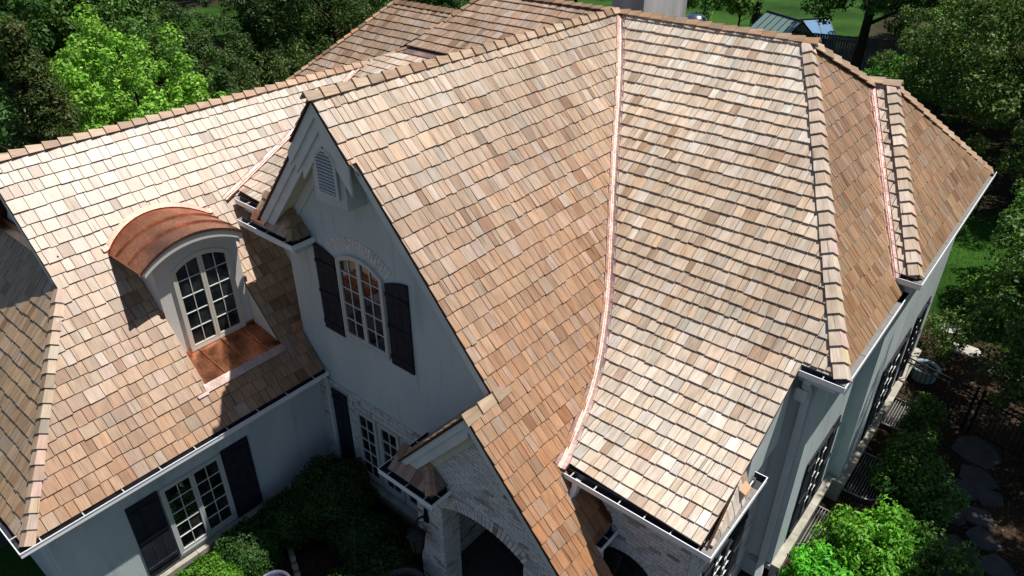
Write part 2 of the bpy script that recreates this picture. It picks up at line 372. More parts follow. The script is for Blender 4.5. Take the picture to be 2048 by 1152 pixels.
def gutter(parent,p0,p1,out,label=None,w=.135,h=.12,hang=.62,guard=None,endcap=(True,True),mit=(0,0)):
    """p0,p1: outer top lip line; out: outward horizontal direction; mit: extend outer edge at a mitred corner"""
    p0=Vector(p0);p1=Vector(p1);d=(p1-p0);L=d.length;d/=L; out=Vector(out); fr=Fr(p0,d,Z,out); mb=MB()
    i0,i1=mit[0]*w,mit[1]*w
    def sheet(c0,b0,c1,b1,t,mi=0):
        q=[]
        for c,b in ((c0,b0),(c1,b1)):
            x0=i0*(-c/w); x1=L-i1*(-c/w); q.append((x0,x1,b,c))
        a,b_=q
        vs=[fr.p(a[0],a[2],a[3]),fr.p(a[1],a[2],a[3]),fr.p(b_[1],b_[2],b_[3]),fr.p(b_[0],b_[2],b_[3])]
        mb.poly(vs,mi)
    # outer profile: lip, ogee front, bottom, back
    prof=[(-.014,0),(0,0),(0,-.018),(-.008,-.03),(-.004,-h*.8),(-.02,-h),( -w,-h),(-w,.01)]
    for (c0,b0),(c1,b1) in zip(prof,prof[1:]): sheet(c0,b0,c1,b1,0,0)
    inn=[(-.014,0),(-.014,-.03),(-.02,-.055),(-.03,-h+.008),(-w+.006,-h+.008),(-w+.006,.008)]
    for (c0,b0),(c1,b1) in zip(inn,inn[1:]): sheet(c0,b0,c1,b1,0,1)
    for x,on in ((0,endcap[0]),(L,endcap[1])):
        if on: mb.poly([fr.p(x,b,c) for c,b in prof[1:]],0)
    g=mb.build('gutter',[M_WHITE,M_DARKG],parent)
    if label: g['label']=label
    if hang:
        n=max(1,int(L/hang))
        for k in range(n):
            x=(k+.5)*L/n; mm=MB(); box(mm,fr,x-.008,x+.008,-.026,-.012,-w+.008,-.006); mm.build('gutter_hanger',M_FRAME,g)
    if guard:
        x=guard[0]
        while x<guard[1]-.05:
            l=min(random.choice((.62,.34,.58)),guard[1]-x); mm=MB(); zz=random.uniform(.0,.006)
            box(mm,fr,x+.004,x+l-.004,-.022+zz,-.010+zz,-w-.03,-.014); mm.build('gutter_guard',M_GUARD,g); x+=l
    return g
# ================================================================== the house
HOUSE=thing('brick_house','large pale stucco and brick house with steep new cedar shake roofs and copper valleys','house',(-7,8,0))
T=1.171
RSP=[(6.70,3.90),(7.0,3.99),(7.35,4.10),(7.95,4.30),(8.42,4.51),(8.84,4.75),(9.3,5.03),(9.75,5.34),(10.35,5.80),(10.95,6.25),(11.52,6.69),(12.2,7.18),(12.9,7.69),(13.65,8.27),(14.35,8.86)]
P1=Slope(Y,-X,[(-x,8.9-T*(x+8.8)) for x in (-2.9,-8.8)])
PL=Slope(Y,-X,[(10.305,2.975),(14.05,7.44)])
RS=Slope(X,Y,RSP)
PSL=Slope(X,Y,[(1.0,2.95),(3.5,5.93)])
P3=Slope(X,Y,[(6.83,6.02),(12.45,7.76)])
US=Slope(X,Y,[(12.35,7.83),(14.35,8.86)])
PS=Slope(Y,-X,[(1.6,5.28),(4.6,8.83)])
PB=Slope(Y,-X,[(1.43,5.58),(3.37,7.88)])
BF=Slope(X,Y,[(12.86,5.56),(16.15,7.88)])
BW=Slope(X,Y,[(12.6,5.46),(15.85,7.9)])
GL=Slope(Y,X,[(-11.35,8.9-T*2.55),(-8.8,8.9)])
PO=Slope(Y,X,[(-7.27,3.0),(-5.52,5.05)])
PRF=Slope(X,Y,[(5.53,3.03),(5.9,3.36)]); PRR=Slope(Y,-X,[(6.22,3.03),(6.62,3.36)])
MRF=Slope(X,Y,[(6.24,6.08),(6.63,6.58)]); MRR=Slope(Y,-X,[(10.07,6.08),(10.56,6.58)])
LR=Slope(Y,-X,[(2.085,3.885),(2.205,4.285)])
def rs_y(z): return RS.hz(RS.s_z(z))[0]
def p1_x(z): return -8.8+(8.9-z)/T
def ps_x(z): return -(1.6+(z-5.28)*3/3.55)
def pl_x(z): return -(10.305+(z-2.975)*3.745/4.465)
def p3_y(z): return 6.83+(z-6.02)*5.62/1.74
ZV=[3.93,4.02,4.1,4.2,4.35,4.55,4.8,5.1,5.45,5.9,6.4,6.9,7.4,7.9,8.35,8.83]
VAL=[Vector((p1_x(z),rs_y(z),z)) for z in ZV]
# --- regions in (u, s)
R_P1=[(6.12,P1.s_h(8.8)),(6.12,P1.s_h(8.07)),(6.25,P1.s_h(8.07)),(6.25,P1.s_h(5.5)),(5.66,P1.s_h(5.5)),(5.66,0),(6.5,0),(6.5,P1.s_h(3.72)),(6.98,P1.s_h(3.72)),(6.98,P1.s_z(3.80)),(6.72,P1.s_z(3.88))]
R_P1+=[(p.y-.085,P1.s_z(p.z)) for p in VAL[1:]]+[(14.3,P1.s_h(8.8))]
HP=[(z,ps_x(z)) for z in (5.25,5.8,6.4,7.0,7.6,8.2,8.84)]
R_RS=[(p.x+.09,RS.s_z(p.z)) for p in reversed(VAL)]+[(-2.19,0),(-2.2,RS.s_h(7.98)),(-2.2,RS.s_h(9.62)),(-1.66,RS.s_h(9.62))]+[(x-.02,RS.s_z(z)) for z,x in HP]
R_PS=[(9.70,0)]+[(12.86,0),(12.86,PS.s_h(1.78))]+[(15.95,PS.s_h(3.66)),(16.05,PS.s_h(3.76)),(14.37,PS.s_h(4.58))]+[(rs_y(z),PS.s_h(-x)) for z,x in reversed(HP[1:-1])]
R_PB=[(12.86,0),(19.25,0),(16.16,PB.s_h(3.37))]
def psx(z): return -(1.6+(z-5.28)*.845)
R_BF=[(psx(5.58)+.05,0),(-1.45,0),(-3.36,BF.s_h(16.13)),(-3.70,BF.s_h(16.1))]
R_PL=[(1.05,0),(6.6,0),(6.6,PL.s_h(10.84)),(7.15,PL.s_h(10.84)),(7.15,PL.s_h(12.78))]+[(p3_y(z)-.11,PL.s_z(z)) for z in (6.12,6.8,7.4)]+[(11.75,PL.L),(3.2,PL.L),(3.2,PL.s_h(12.5))]
HOLE=(4.45,6.08,PL.s_h(10.80),PL.s_h(12.75)); 
R_PSL=[(-10.27,0),(-12.38,PSL.s_h(3.1)),(-12.9,PSL.s_h(3.46)),(-17,PSL.s_h(3.46)),(-17,0)]
R_P3=[(pl_x(z)+.10,P3.s_z(z)) for z in (6.05,6.8,7.4)]+[(-14.0,P3.s_h(11.8)),(-13.45,P3.s_h(12.4)),(-9.7,P3.s_h(12.4)),(-11.1,0)]
R_US=[(-13.45,0),(-12.62,US.L),(-8.8,US.L),(-9.75,0)]
R_BW=[(-19.9,0),(-17.65,BW.L),(-13.2,BW.L),(-13.2,0)]
R_GL=[(6.12,GL.s_h(-9.5)),(6.12,GL.L),(14.3,GL.L),(12.4,GL.s_h(-9.75)),(6.8,GL.s_h(-11.3)),(6.8,0),(6.25,0),(6.25,GL.s_h(-9.5))]
R_PO=[(5.66,0),(6.62,0),(6.62,PO.L),(5.66,PO.L)]
R_PRF=[(-7.22,0),(-6.22,0),(-6.62,PRF.L),(-7.22,PRF.L)]; R_PRR=[(5.53,0),(5.9,0),(5.9,PRR.L)]
R_MRF=[(-11.3,0),(-10.07,0),(-10.56,MRF.L),(-11.3,MRF.L)]; R_MRR=[(6.24,0),(6.63,0),(6.63,MRR.L)]
R_LR=[(6.72,0),(8.02,0),(8.02,LR.L)]+[(y,LR.s_z(RS.hz(RS.s_h(y))[1]-.015)) for y in (7.9,7.6,7.3,7.0,6.75)]
deck(HOUSE,'steep roof slope to the right of the front gable',P1,R_P1)
deck(HOUSE,'long sweeping pale roof slope between copper valley and hip',RS,R_RS)
deck(HOUSE,'left wing roof slope with the copper dormer',PL,R_PL,[(4.45,6.08,PL.s_h(10.83),PL.s_h(11.75))])
deck(HOUSE,'half shaded hip slope at the far left',PSL,R_PSL)
deck(HOUSE,'low roof slope behind the gable peak',P3,R_P3); deck(HOUSE,'upper rear slope above the copper strip',US,R_US)
deck(HOUSE,'brown side slope on the right',PS,R_PS); deck(HOUSE,'rightmost brown roof slope',PB,R_PB); deck(HOUSE,'narrow slope between valley and right hip',BF,R_BF)
deck(HOUSE,'far roof slope of the back wing',BW,R_BW); deck(HOUSE,'hidden left slope of the front gable',GL,R_GL); deck(HOUSE,'small left slope of the porch gable',PO,R_PO)
for sl,r in ((PRF,R_PRF),(PRR,R_PRR),(MRF,R_MRF),(MRR,R_MRR),(LR,R_LR)): deck(HOUSE,None,sl,r,th=.03,name='roof_return')
def rearpoly(pts,label=None):
    mb=MB(); mb.poly(pts); mb.poly([(p[0],p[1],p[2]-.08) for p in pts]); o=mb.build('roof',M_DECK,HOUSE); o['label']=label or 'plain rear roof slope out of sight'
rearpoly([(-12.6,14.36,8.82),(-4.6,14.36,8.82),(-3.78,16.05,7.82),(-3.38,16.18,7.84),(-1.45,19.2,5.55),(-4,22,4.6),(-16,22,4.4)])
rearpoly([(-14.06,3.2,7.42),(-14.06,11.75,7.42),(-12.6,14.36,8.8),(-16,22,4.4),(-18.2,14,3.0),(-17.9,3.2,3.0)])
rearpoly([(-19.9,12.6,5.4),(-17.7,15.86,7.86),(-13.2,15.86,7.86),(-13.2,19,5.4),(-19.9,19,5.4)])
# --- shingles
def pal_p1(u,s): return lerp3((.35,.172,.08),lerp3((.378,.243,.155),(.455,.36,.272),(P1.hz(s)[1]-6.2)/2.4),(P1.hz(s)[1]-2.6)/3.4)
def pal_pl(u,s): z=PL.hz(s)[1]; return lerp3(lerp3((.352,.207,.116),(.375,.262,.174),(z-3)/2.2),(.44,.37,.30),(z-5.0)/1.8)  # paler uphill: sun sheen near the ridge is mixed into the board colour
def pal_rs(u,s): z=RS.hz(s)[1]; return lerp3((.585,.51,.43),lerp3((.51,.405,.305),(.68,.585,.485),(z-6.2)/2.2),(z-4.1)/1.6)  # pale boards carry this slope's sun sheen in their colour
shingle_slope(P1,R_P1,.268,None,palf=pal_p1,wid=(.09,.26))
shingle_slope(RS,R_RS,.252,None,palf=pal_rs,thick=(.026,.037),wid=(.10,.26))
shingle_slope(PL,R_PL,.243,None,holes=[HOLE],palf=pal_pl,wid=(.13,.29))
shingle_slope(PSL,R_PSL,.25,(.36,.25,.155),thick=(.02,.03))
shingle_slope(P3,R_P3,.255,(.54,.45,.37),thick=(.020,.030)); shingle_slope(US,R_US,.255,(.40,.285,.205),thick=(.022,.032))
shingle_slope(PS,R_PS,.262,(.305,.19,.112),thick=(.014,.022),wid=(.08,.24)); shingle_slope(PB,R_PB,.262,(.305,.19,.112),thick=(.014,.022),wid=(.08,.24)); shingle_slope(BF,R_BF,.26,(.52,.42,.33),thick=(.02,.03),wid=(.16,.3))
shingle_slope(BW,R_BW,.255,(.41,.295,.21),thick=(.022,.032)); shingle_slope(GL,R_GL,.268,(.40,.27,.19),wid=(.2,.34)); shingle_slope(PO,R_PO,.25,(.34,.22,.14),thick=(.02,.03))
shingle_slope(PRF,R_PRF,.25,(.36,.235,.165)); shingle_slope(PRR,R_PRR,.25,(.36,.235,.165)); shingle_slope(MRF,R_MRF,.25,(.36,.235,.165)); shingle_slope(MRR,R_MRR,.25,(.36,.235,.165))
shingle_slope(LR,R_LR,.5,(.70,.61,.52),wid=(.1,.17))  # board colour lightened to offset the weak sun on this steep face
SHINGLES.sort(key=lambda q:-q[0])
rest=MB()
for i,(pa,vs,fs,tn,uv) in enumerate(SHINGLES):
    if i<300: mb=MB(); mb.faces(vs,fs,0,tn,uv); mb.build('shingle',M_SH,HOUSE)
    else: rest.faces(vs,fs,0,tn,uv)
o=rest.build('shingle_courses',M_SH,HOUSE); o['kind']='stuff'; o['label']='remaining cedar shingles of all the roof slopes'
print('shingles',len(SHINGLES),'cut',SHINGLES[300][0])
# --- ridge and hip caps
nP1=P1.nrm(0); nPL=PL.nrm(0); nPS=PS.nrm(0); nPB=PB.nrm(0); nBF=BF.nrm(0); nBW=BW.nrm(0)
nGL=GL.nrm(0)
def nRS(p): return RS.nrm(RS.s_h(p.y))
def V(*a): return Vector(a)
up_=lambda p,k=.03: p+Z*k
caps(HOUSE,[V(-14.06,3.1,7.49),V(-14.06,11.9,7.49)],nPL,Vector((-nPL.x,0,nPL.z)),e=.27,pal=PAL_TAN+PAL_RED,half=.10)
caps(HOUSE,[V(-8.8,6.03,8.94),V(-8.8,9.6,8.92),V(-8.8,14.35,8.95)],nP1,nGL,e=.3,pal=PAL_TAN,half=.11)
caps(HOUSE,[V(-4.42,14.36,8.9),V(-8.78,14.36,8.92)],RS.nrm(RS.L),V(0,.6,.8),e=.27,pal=PAL_TAN+PAL_ORG,half=.11)
caps(HOUSE,[V(-8.95,14.36,8.92),V(-12.62,14.36,8.9)],US.nrm(0),V(0,.6,.8),e=.27,pal=PAL_BRN,half=.10)
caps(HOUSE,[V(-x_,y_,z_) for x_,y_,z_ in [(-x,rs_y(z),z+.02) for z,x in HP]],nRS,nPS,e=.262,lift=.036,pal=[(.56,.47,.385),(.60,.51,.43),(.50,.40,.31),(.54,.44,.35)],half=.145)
caps(HOUSE,[V(-3.75,16.1,7.9),V(-4.55,14.4,8.86)],nPS,V(-.25,.6,.75),e=.3,pal=PAL_TAN)
caps(HOUSE,[V(-3.2,16.16,7.95),V(-3.85,16.16,7.95)],nBF,V(0,.6,.8),e=.3,pal=PAL_TAN,half=.14)
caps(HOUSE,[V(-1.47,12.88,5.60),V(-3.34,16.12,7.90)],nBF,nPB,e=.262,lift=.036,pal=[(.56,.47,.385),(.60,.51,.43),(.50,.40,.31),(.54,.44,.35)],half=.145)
caps(HOUSE,[V(-1.47,19.22,5.60),V(-3.34,16.2,7.90)],nPB,V(-.3,.65,.7),e=.27,pal=PAL_TAN)
caps(HOUSE,[V(-10.27,1.0,2.97),V(-12.5,3.2,5.60)],PSL.nrm(0),nPL,e=.245,pal=PAL_TAN+[(.46,.36,.27)]*4,half=.115)
caps(HOUSE,[V(-14.06,11.9,7.5),V(-13.42,12.45,7.82),V(-12.62,14.36,8.9)],P3.nrm(0),V(-.6,.1,.75),e=.27,pal=PAL_BRN,half=.13)
caps(HOUSE,[V(-13.3,15.86,7.93),V(-17.68,15.86,7.93)],nBW,V(0,.6,.8),e=.27,pal=PAL_BRN,half=.14)
caps(HOUSE,[V(-19.9,12.6,5.48),V(-17.68,15.86,7.92)],nBW,V(-.6,.1,.75),e=.27,pal=PAL_ORG+PAL_BRN,half=.12)
caps(HOUSE,[V(-5.52,5.60,5.05),V(-5.52,6.6,5.07)],P1.nrm(0),PO.nrm(0),e=.3,pal=[(.46,.35,.25),(.48,.37,.27)],half=.15)
caps(HOUSE,[V(-6.22,5.53,3.06),V(-6.62,5.88,3.39)],PRF.nrm(0),PRR.nrm(0),e=.24,pal=PAL_TAN,half=.085)
caps(HOUSE,[V(-10.07,6.24,6.10),V(-10.56,6.61,6.60)],MRF.nrm(0),MRR.nrm(0),e=.3,pal=PAL_BRN,half=.10)
mb=MB()  # short end board at the lower right hip return
prism(mb,Fr((-2.22,7.72,4.16),(0,1,0),(-.95,0,.35),(.35,0,.95)),[(0,-.17),(.20,-.17),(.23,-.07),(.22,.02),(0,.03)],0,.025,0,(.5,.30,.16),); mb.build('end_cap_board',M_CAP,HOUSE)
# --- copper valleys and flashing
valley(HOUSE,[V(p1_x(3.90),6.64,3.915)]+[V(p.x,p.y,p.z+.006) for p in VAL],nP1,nRS,.125,'long curved copper valley left of the sweeping slope')
valley(HOUSE,[V(pl_x(z),p3_y(z),z+.01) for z in (5.95,6.4,6.9,7.4)],nPL,P3.nrm(0),.085,'copper valley behind the gable')
valley(HOUSE,[V(psx(z),12.86+(z-5.56)*3.29/2.32,z+.01) for z in (5.5,6.3,7.1,7.8)],nPS,nBF,.09,'short copper valley beside the right hip')
mb=MB(); prism(mb,Fr((0,12.3,7.74),X,(0,.955,.297),(0,-.297,.955)),[(-13.45,-.12),(-9.78,-.12),(-9.68,.12),(-13.3,.12)],0,.02); o=mb.build('copper_strip',M_CUV,HOUSE)
for p0,p1,sl_ in ((V(-12.80,3.46,5.88),V(-17,3.46,5.88),0),): 
    mb=MB(); box(mb,Fr(p0,-X,Z,-Y),0,4.5,0,.14,.0,.02); box(mb,Fr(p0,-X,(0,.64,.766),(0,-.766,.64)),0,4.5,-.12,.02,.02,.035); mb.build('copper_flashing',M_CU,HOUSE)
mb=MB(); box(mb,Fr((-3.72,6.985,3.0),(-.65,0,.76),Z,-Y),0,1.15,-.03,.07,-.01,.012); box(mb,Fr((-3.72,6.98,3.0),(-.65,0,.76),-Y,(.76,0,.65)),0,1.15,0,.05,.025,.035); mb.build('copper_flashing',M_CUA0,HOUSE)
mb=MB(); prism(mb,Fr((-11.32,6.26,6.12),X,(0,.6,.8),(0,-.8,.6)),[(0,0),(.42,0),(.42,.2),(0,.2)],.02,.035); mb.build('copper_flashing',M_CU,HOUSE)
mb=MB(); box(mb,Fr((-10.88,6.61,3.70),Y,Z,X),-.25,0,0,.22,.0,.02); mb.build('copper_flashing',M_CU,HOUSE)
# --- gutters
gutter(HOUSE,(-10.165,.875,2.985),(-10.165,6.60,2.985),X,'gutter along the left wing eave',hang=.62,endcap=(False,True),mit=(1,0))
gutter(HOUSE,(-17,.875,2.985),(-10.165,.875,2.985),-Y,'gutter round the far left corner',hang=.8,endcap=(True,False),mit=(0,1))
gutter(HOUSE,(-4.53,6.63,3.87),(-2.0,6.63,3.87),-Y,'long lower gutter of the sweeping slope',hang=.42,endcap=(True,False),mit=(0,1))
gutter(HOUSE,(-2.0,6.63,3.87),(-2.0,8.52,3.87),X,'gutter on the right end of the sweeping slope',hang=None,guard=(.02,1.55),endcap=(False,False),mit=(1,1))
gutter(HOUSE,(-2.0,8.52,3.87),(-2.2,8.52,3.87),Y,None,hang=None,endcap=(False,True),mit=(1,0))
gutter(HOUSE,(-2.19,9.50,5.22),(-1.50,9.50,5.22),-Y,'short upper gutter beside the right hip',hang=.6,endcap=(True,False),mit=(0,1))
gutter(HOUSE,(-1.50,9.50,5.22),(-1.50,13.2,5.22),X,'gutter along the brown side slope',hang=None,guard=(.05,3.0),endcap=(False,True),mit=(1,0))
gutter(HOUSE,(-1.86,12.75,5.53),(-1.34,12.75,5.53),-Y,'small gutter under the right hip',hang=.5,endcap=(True,False),mit=(0,1))
gutter(HOUSE,(-1.34,12.75,5.53),(-1.34,19.35,5.53),X,'gutter along the rightmost eave',hang=None,guard=(.05,6.2),endcap=(False,True),mit=(1,0))
gutter(HOUSE,(-12.66,6.72,5.98),(-11.25,6.72,5.98),-Y,'white gutter behind the gable rake',hang=.5)
gutter(HOUSE,(-11.62,6.13,6.07),(-9.95,6.13,6.07),-Y,'white gutter of the gable return',hang=.55,endcap=(True,False),mit=(0,1),w=.12)
gutter(HOUSE,(-9.95,6.13,6.07),(-9.95,6.62,6.07),X,None,hang=None,endcap=(False,True),mit=(1,0),w=.12)
gutter(HOUSE,(-7.40,5.43,2.98),(-6.11,5.43,2.98),-Y,'front gutter of the porch return',hang=.42,endcap=(False,False),mit=(1,1),w=.12)
gutter(HOUSE,(-6.11,5.43,2.98),(-6.11,5.89,2.98),X,None,hang=.5,endcap=(False,True),mit=(1,0),w=.12)
gutter(HOUSE,(-7.40,6.62,2.98),(-7.40,5.43,2.98),-X,'left gutter of the porch roof',hang=.5,endcap=(True,False),mit=(0,1),w=.12)
gutter(HOUSE,(-3.58,6.50,2.93),(-3.58,6.97,2.93),X,'tiny gutter against the brick wall',hang=.25,w=.12)
# --- fascia and soffits under the eaves
def fascia(x0,x1,y0,y1,z0,z1,name='fascia',mat=None):
    mb=MB(); box(mb,Fr((0,0,0),X,Y,Z),x0,x1,y0,y1,z0,z1); return mb.build(name,mat or M_TRIM,HOUSE)
fascia(-10.36,-10.328,1.07,6.60,2.72,2.93); fascia(-10.60,-10.362,1.07,6.60,2.74,2.76,'soffit')
fascia(-17,-10.33,1.038,1.07,2.72,2.93); fascia(-17,-10.33,1.072,1.3,2.74,2.76,'soffit')
fascia(-4.45,-2.14,6.768,6.80,3.60,3.82); fascia(-4.45,-2.14,6.802,7.0,3.62,3.64,'soffit')
fascia(-2.17,-2.138,6.80,8.38,3.60,3.82); fascia(-2.40,-2.172,6.80,8.38,3.62,3.64,'soffit')
fascia(-2.19,-1.64,9.638,9.67,4.96,5.17); fascia(-2.3,-1.64,9.672,9.93,4.98,5.0,'soffit')
fascia(-1.668,-1.636,9.67,13.1,4.96,5.17); fascia(-1.90,-1.67,9.67,13.1,4.98,5.0,'soffit')
fascia(-1.86,-1.48,12.888,12.92,5.24,5.46); fascia(-1.508,-1.476,12.92,19.2,5.24,5.46); fascia(-1.8,-1.51,12.92,19.2,5.26,5.28,'soffit')
fascia(-12.6,-11.3,6.858,6.89,5.70,5.95); fascia(-13.2,-10.9,6.892,7.15,5.72,5.74,'soffit')
fascia(-11.3,-10.07,6.255,6.285,5.83,6.03); fascia(-10.10,-10.07,6.287,6.625,5.83,6.03); fascia(-11.3,-10.10,6.287,6.625,5.86,5.88,'soffit',M_SOFF)
fascia(-7.28,-6.24,5.552,5.582,2.72,2.93); fascia(-6.27,-6.24,5.584,5.895,2.72,2.93); fascia(-7.28,-7.25,5.584,6.62,2.72,2.93); fascia(-7.25,-6.27,5.584,5.895,2.75,2.77,'soffit',M_SOFF)
# --- walls (thickness .25, outer faces at the stated planes)
def wall(fr,poly,mat=None,th=.25,label=None):
    mb=MB(); prism(mb,fr,poly,-th,0); o=mb.build('wall',mat or M_ST,HOUSE)
    if label: o['label']=label
    return o
FG=Fr((0,6.63,0),X,Z,-Y)  # main gable front plane: a=x, b=z
wall(FG,[(-10.87,2.76),(-10.87,6.35),(-8.8,8.78),(-5.45,4.86),(-5.45,3.1),(-7.0,3.1),(-7.0,2.76)],label='shaded stucco gable wall')
FLW=Fr((-10.6,0,0),Y,Z,X)
wall(FLW,[(1.3,0),(6.629,0),(6.629,2.74),(1.3,2.74)],label='stucco wall of the left wing')
wall(Fr((0,1.3,0),X,Z,-Y),[(-17,0),(-10.85,0),(-10.85,2.74),(-17,2.74)])
wall(Fr((0,3.5,0),X,Z,-Y),[(-17.4,3),(-12.6,5.3),(-14.06,7.2),(-17.4,3.4)],label='small shaded gable wall at the far left')
wall(Fr((-10.87,0,0),Y,Z,X),[(6.881,3.3),(7.4,3.3),(7.4,6.6),(6.881,6.6)])
wall(Fr((0,7.151,0),X,Z,-Y),[(-13.2,5.0),(-11.13,3.8),(-11.13,5.72),(-13.2,5.72)])
FB7=Fr((0,7.0,0),X,Z,-Y); FX24=Fr((-2.4,0,0),Y,Z,X)
FW8=Fr((0,9.93,0),X,Z,-Y); wall(FW8,[(-2.399,0),(-1.9,0),(-1.9,4.98),(-2.15,5.0),(-2.399,4.9)],label='narrow shaded stucco wall by the downspout')
FW9=Fr((-1.9,0,0),Y,Z,X); wall(FW9,[(10.18,.56),(12.95,.56),(12.95,4.98),(10.18,4.98)],label='stucco side wall below the upper gutter')
FW10=Fr((0,12.95,0),X,Z,-Y); wall(FW10,[(-1.899,.56),(-1.66,.56),(-1.66,5.26),(-1.899,5.26)],label='narrow stucco step of the side bay')
FW11=Fr((-1.66,0,0),Y,Z,X); wall(FW11,[(13.2,.56),(19.0,.56),(19.0,5.26),(13.2,5.26)],label='stucco wall of the rightmost bay')
wall(Fr((0,19.0,0),X,Z,-Y),[(-6,0),(-1.91,0),(-1.91,5.2),(-6,5.2)])
mb=MB(); box(mb,Fr((0,0,0),X,Y,Z),-10.95,-9.98,17.5,19.9,4,11.2); o=mb.build('chimney',M_CHIM,HOUSE); o['label']='weathered grey stucco chimney behind the ridge'
# projecting gablet block with louvre vent
mb=MB(); prism(mb,Fr((0,6.26,0),X,Z,-Y),[(-9.19,7.15),(-8.41,7.15),(-8.41,8.2),(-8.8,8.74),(-9.19,8.2)],-.365,0); o=mb.build('gablet_block',M_ST,HOUSE)
# rake boards: polygons in the gable plane
def rake(name,y0,y1,pts,mat=None):
    mb=MB(); prism(mb,Fr((0,0,0),X,Z,-Y),pts,-y1,-y0); return mb.build(name,mat or M_TRIM,HOUSE)
def zr(x): return 8.9-T*abs(x+8.8)-.062
def band(xa,xb,d0,d1): return [(xa,zr(xa)-d0),(xb,zr(xb)-d0),(xb,zr(xb)-d1),(xa,zr(xa)-d1)]
rake('rake_board',6.15,6.185,band(-9.62,-8.8,.0,.24)); rake('rake_board',6.15,6.185,band(-8.8,-8.15,.0,.24))
rake('rake_board',6.187,6.22,band(-9.52,-8.8,.22,.47)); rake('rake_board',6.187,6.22,band(-8.8,-8.19,.22,.47))
rake('rake_board',6.222,6.255,band(-9.40,-8.8,.45,.70)); rake('rake_board',6.222,6.255,band(-8.8,-8.22,.45,.70))
rake('rake_board',6.27,6.30,band(-11.02,-9.5,.0,.22)); rake('rake_board',6.302,6.335,band(-10.85,-9.3,.19,.46))
rake('rake_board',6.27,6.30,band(-8.16,-5.48,.0,.24))
rake('rake_soffit',6.337,6.627,band(-10.9,-9.2,.38,.41),M_SOFF); rake('rake_soffit',6.302,6.627,band(-8.4,-5.5,.19,.22),M_SOFF)
rake('rake_frieze',6.60,6.627,band(-10.85,-9.2,.42,.66))
def zp(x): return 5.05-T*abs(x+5.52)-.065
def bandp(xa,xb,d0,d1): return [(xa,zp(xa)-d0),(xb,zp(xb)-d0),(xb,zp(xb)-d1),(xa,zp(xa)-d1)]
rake('rake_board',5.68,5.71,bandp(-7.12,-5.52,.0,.16)); rake('rake_board',5.712,5.745,bandp(-7.0,-5.52,.13,.40)); rake('rake_board',5.86,5.895,bandp(-6.62,-5.52,.38,.60),M_SOFF)
rake('rake_board',5.68,5.71,bandp(-5.52,-2.95,.0,.18)); rake('rake_board',5.86,5.895,bandp(-5.52,-3.0,.16,.40)); rake('rake_soffit',5.747,5.858,bandp(-6.9,-5.52,.34,.37),M_SOFF)
mb=MB(); prism(mb,Fr((0,3.25,0),X,Z,-Y),[(-14.05,7.3),(-12.5,5.45),(-12.5,5.2),(-14.05,7.05)],0,.03); mb.build('rake_board',M_TRIM,HOUSE)
# --- bricks
BRICKS=[]
def btone():
    r=random.random()
    if r<.74: k=random.uniform(.58,.68); return (k,k*1.0,k*.97)
    if r<.93: k=random.uniform(.48,.57); return (k,k*.98,k*.93)
    if r<.985: k=random.uniform(.28,.40); return (k*1.05,k*.98,k*.9)
    return (.30,.21,.17)
def bricks(fr,poly,bw=.2,bh=.062,gap=.012,pro=.008,hole=None):
    b0=min(p[1] for p in poly); b1=max(p[1] for p in poly); a0=min(p[0] for p in poly); a1=max(p[0] for p in poly); k=0; b=b0
    while b<b1:
        a=a0-(bw/2 if k%2 else 0)
        while a<a1:
            q=sh_clip(poly,max(a+gap/2,a0),min(a+bw-gap/2,a1),b+gap/2,b+bh+gap/2)
            if q and area2(q)>.002 and not (hole and hole(a+bw/2,b+bh/2)):
                d=pro+random.uniform(-.0015,.002); n=len(q); vs=[fr.p(x,y,d) for x,y in q]+[fr.p(x,y,-.004) for x,y in q]
                pp=[screen(v) for v in vs[:n]]; c=(sum(p[0] for p in pp)/n,sum(p[1] for p in pp)/n)
                BRICKS.append((area2(pp) if 0<c[0]<2048 and 0<c[1]<1152 else 0,vs,[tuple(range(n))]+[(i,n+i,n+(i+1)%n,(i+1)%n) for i in range(n)],btone()))
            a+=bw
        b+=bh+gap; k+=1
def one_brick(fr,a0,a1,b0,b1,c0,c1):
    mb=MB(); box(mb,fr,a0,a1,b0,b1,c0,c1); pp=[screen(v) for v in mb.v[4:8]]; BRICKS.append((area2(pp)+40,mb.v,mb.f,btone()))
def arch_bricks(fr,cx,zs,hw,rise,h,n,c1=.02):
    R=(hw*hw+rise*rise)/(2*rise); zc=zs+rise-R; a0=math.asin(hw/R)
    for i in range(n):
        t0=-a0+2*a0*i/n+.004; t1=-a0+2*a0*(i+1)/n-.004
        for r0,r1 in ((R+.008,R+h*.48),(R+h*.48+.008,R+h)) if i%2 else ((R+.008,R+h*.68),(R+h*.68+.008,R+h)):
            q=[(cx+r*math.sin(t),zc+r*math.cos(t)) for r,t in ((r0,t0),(r0,t1),(r1,t1),(r1,t0))]
            vs=[fr.p(x,y,c1) for x,y in q]+[fr.p(x,y,-.01) for x,y in q]; BRICKS.append((area2([screen(v) for v in vs[:4]])+40,vs,[(0,1,2,3)]+[(k,4+k,4+(k+1)%4,(k+1)%4) for k in range(4)],btone()))
FP=Fr((0,5.9,0),X,Z,-Y)
AR=[(-6.38,0),(-6.38,2.36)]
ahw,arise=.89,.26; aR=(ahw**2+arise**2)/(2*arise); acx=-5.49; azc=2.36+arise-aR; aa=math.asin(ahw/aR)
arc=[(acx+aR*math.sin(t),azc+aR*math.cos(t)) for t in [-aa+2*aa*i/14 for i in range(15)]]
PFP=[(-7.0,0),(-7.0,2.95),(-6.7,3.2),(-5.52,4.6),(-2.95,1.58),(-2.95,0),(-4.6,0)]+list(reversed(arc))+[(-6.38,0)]
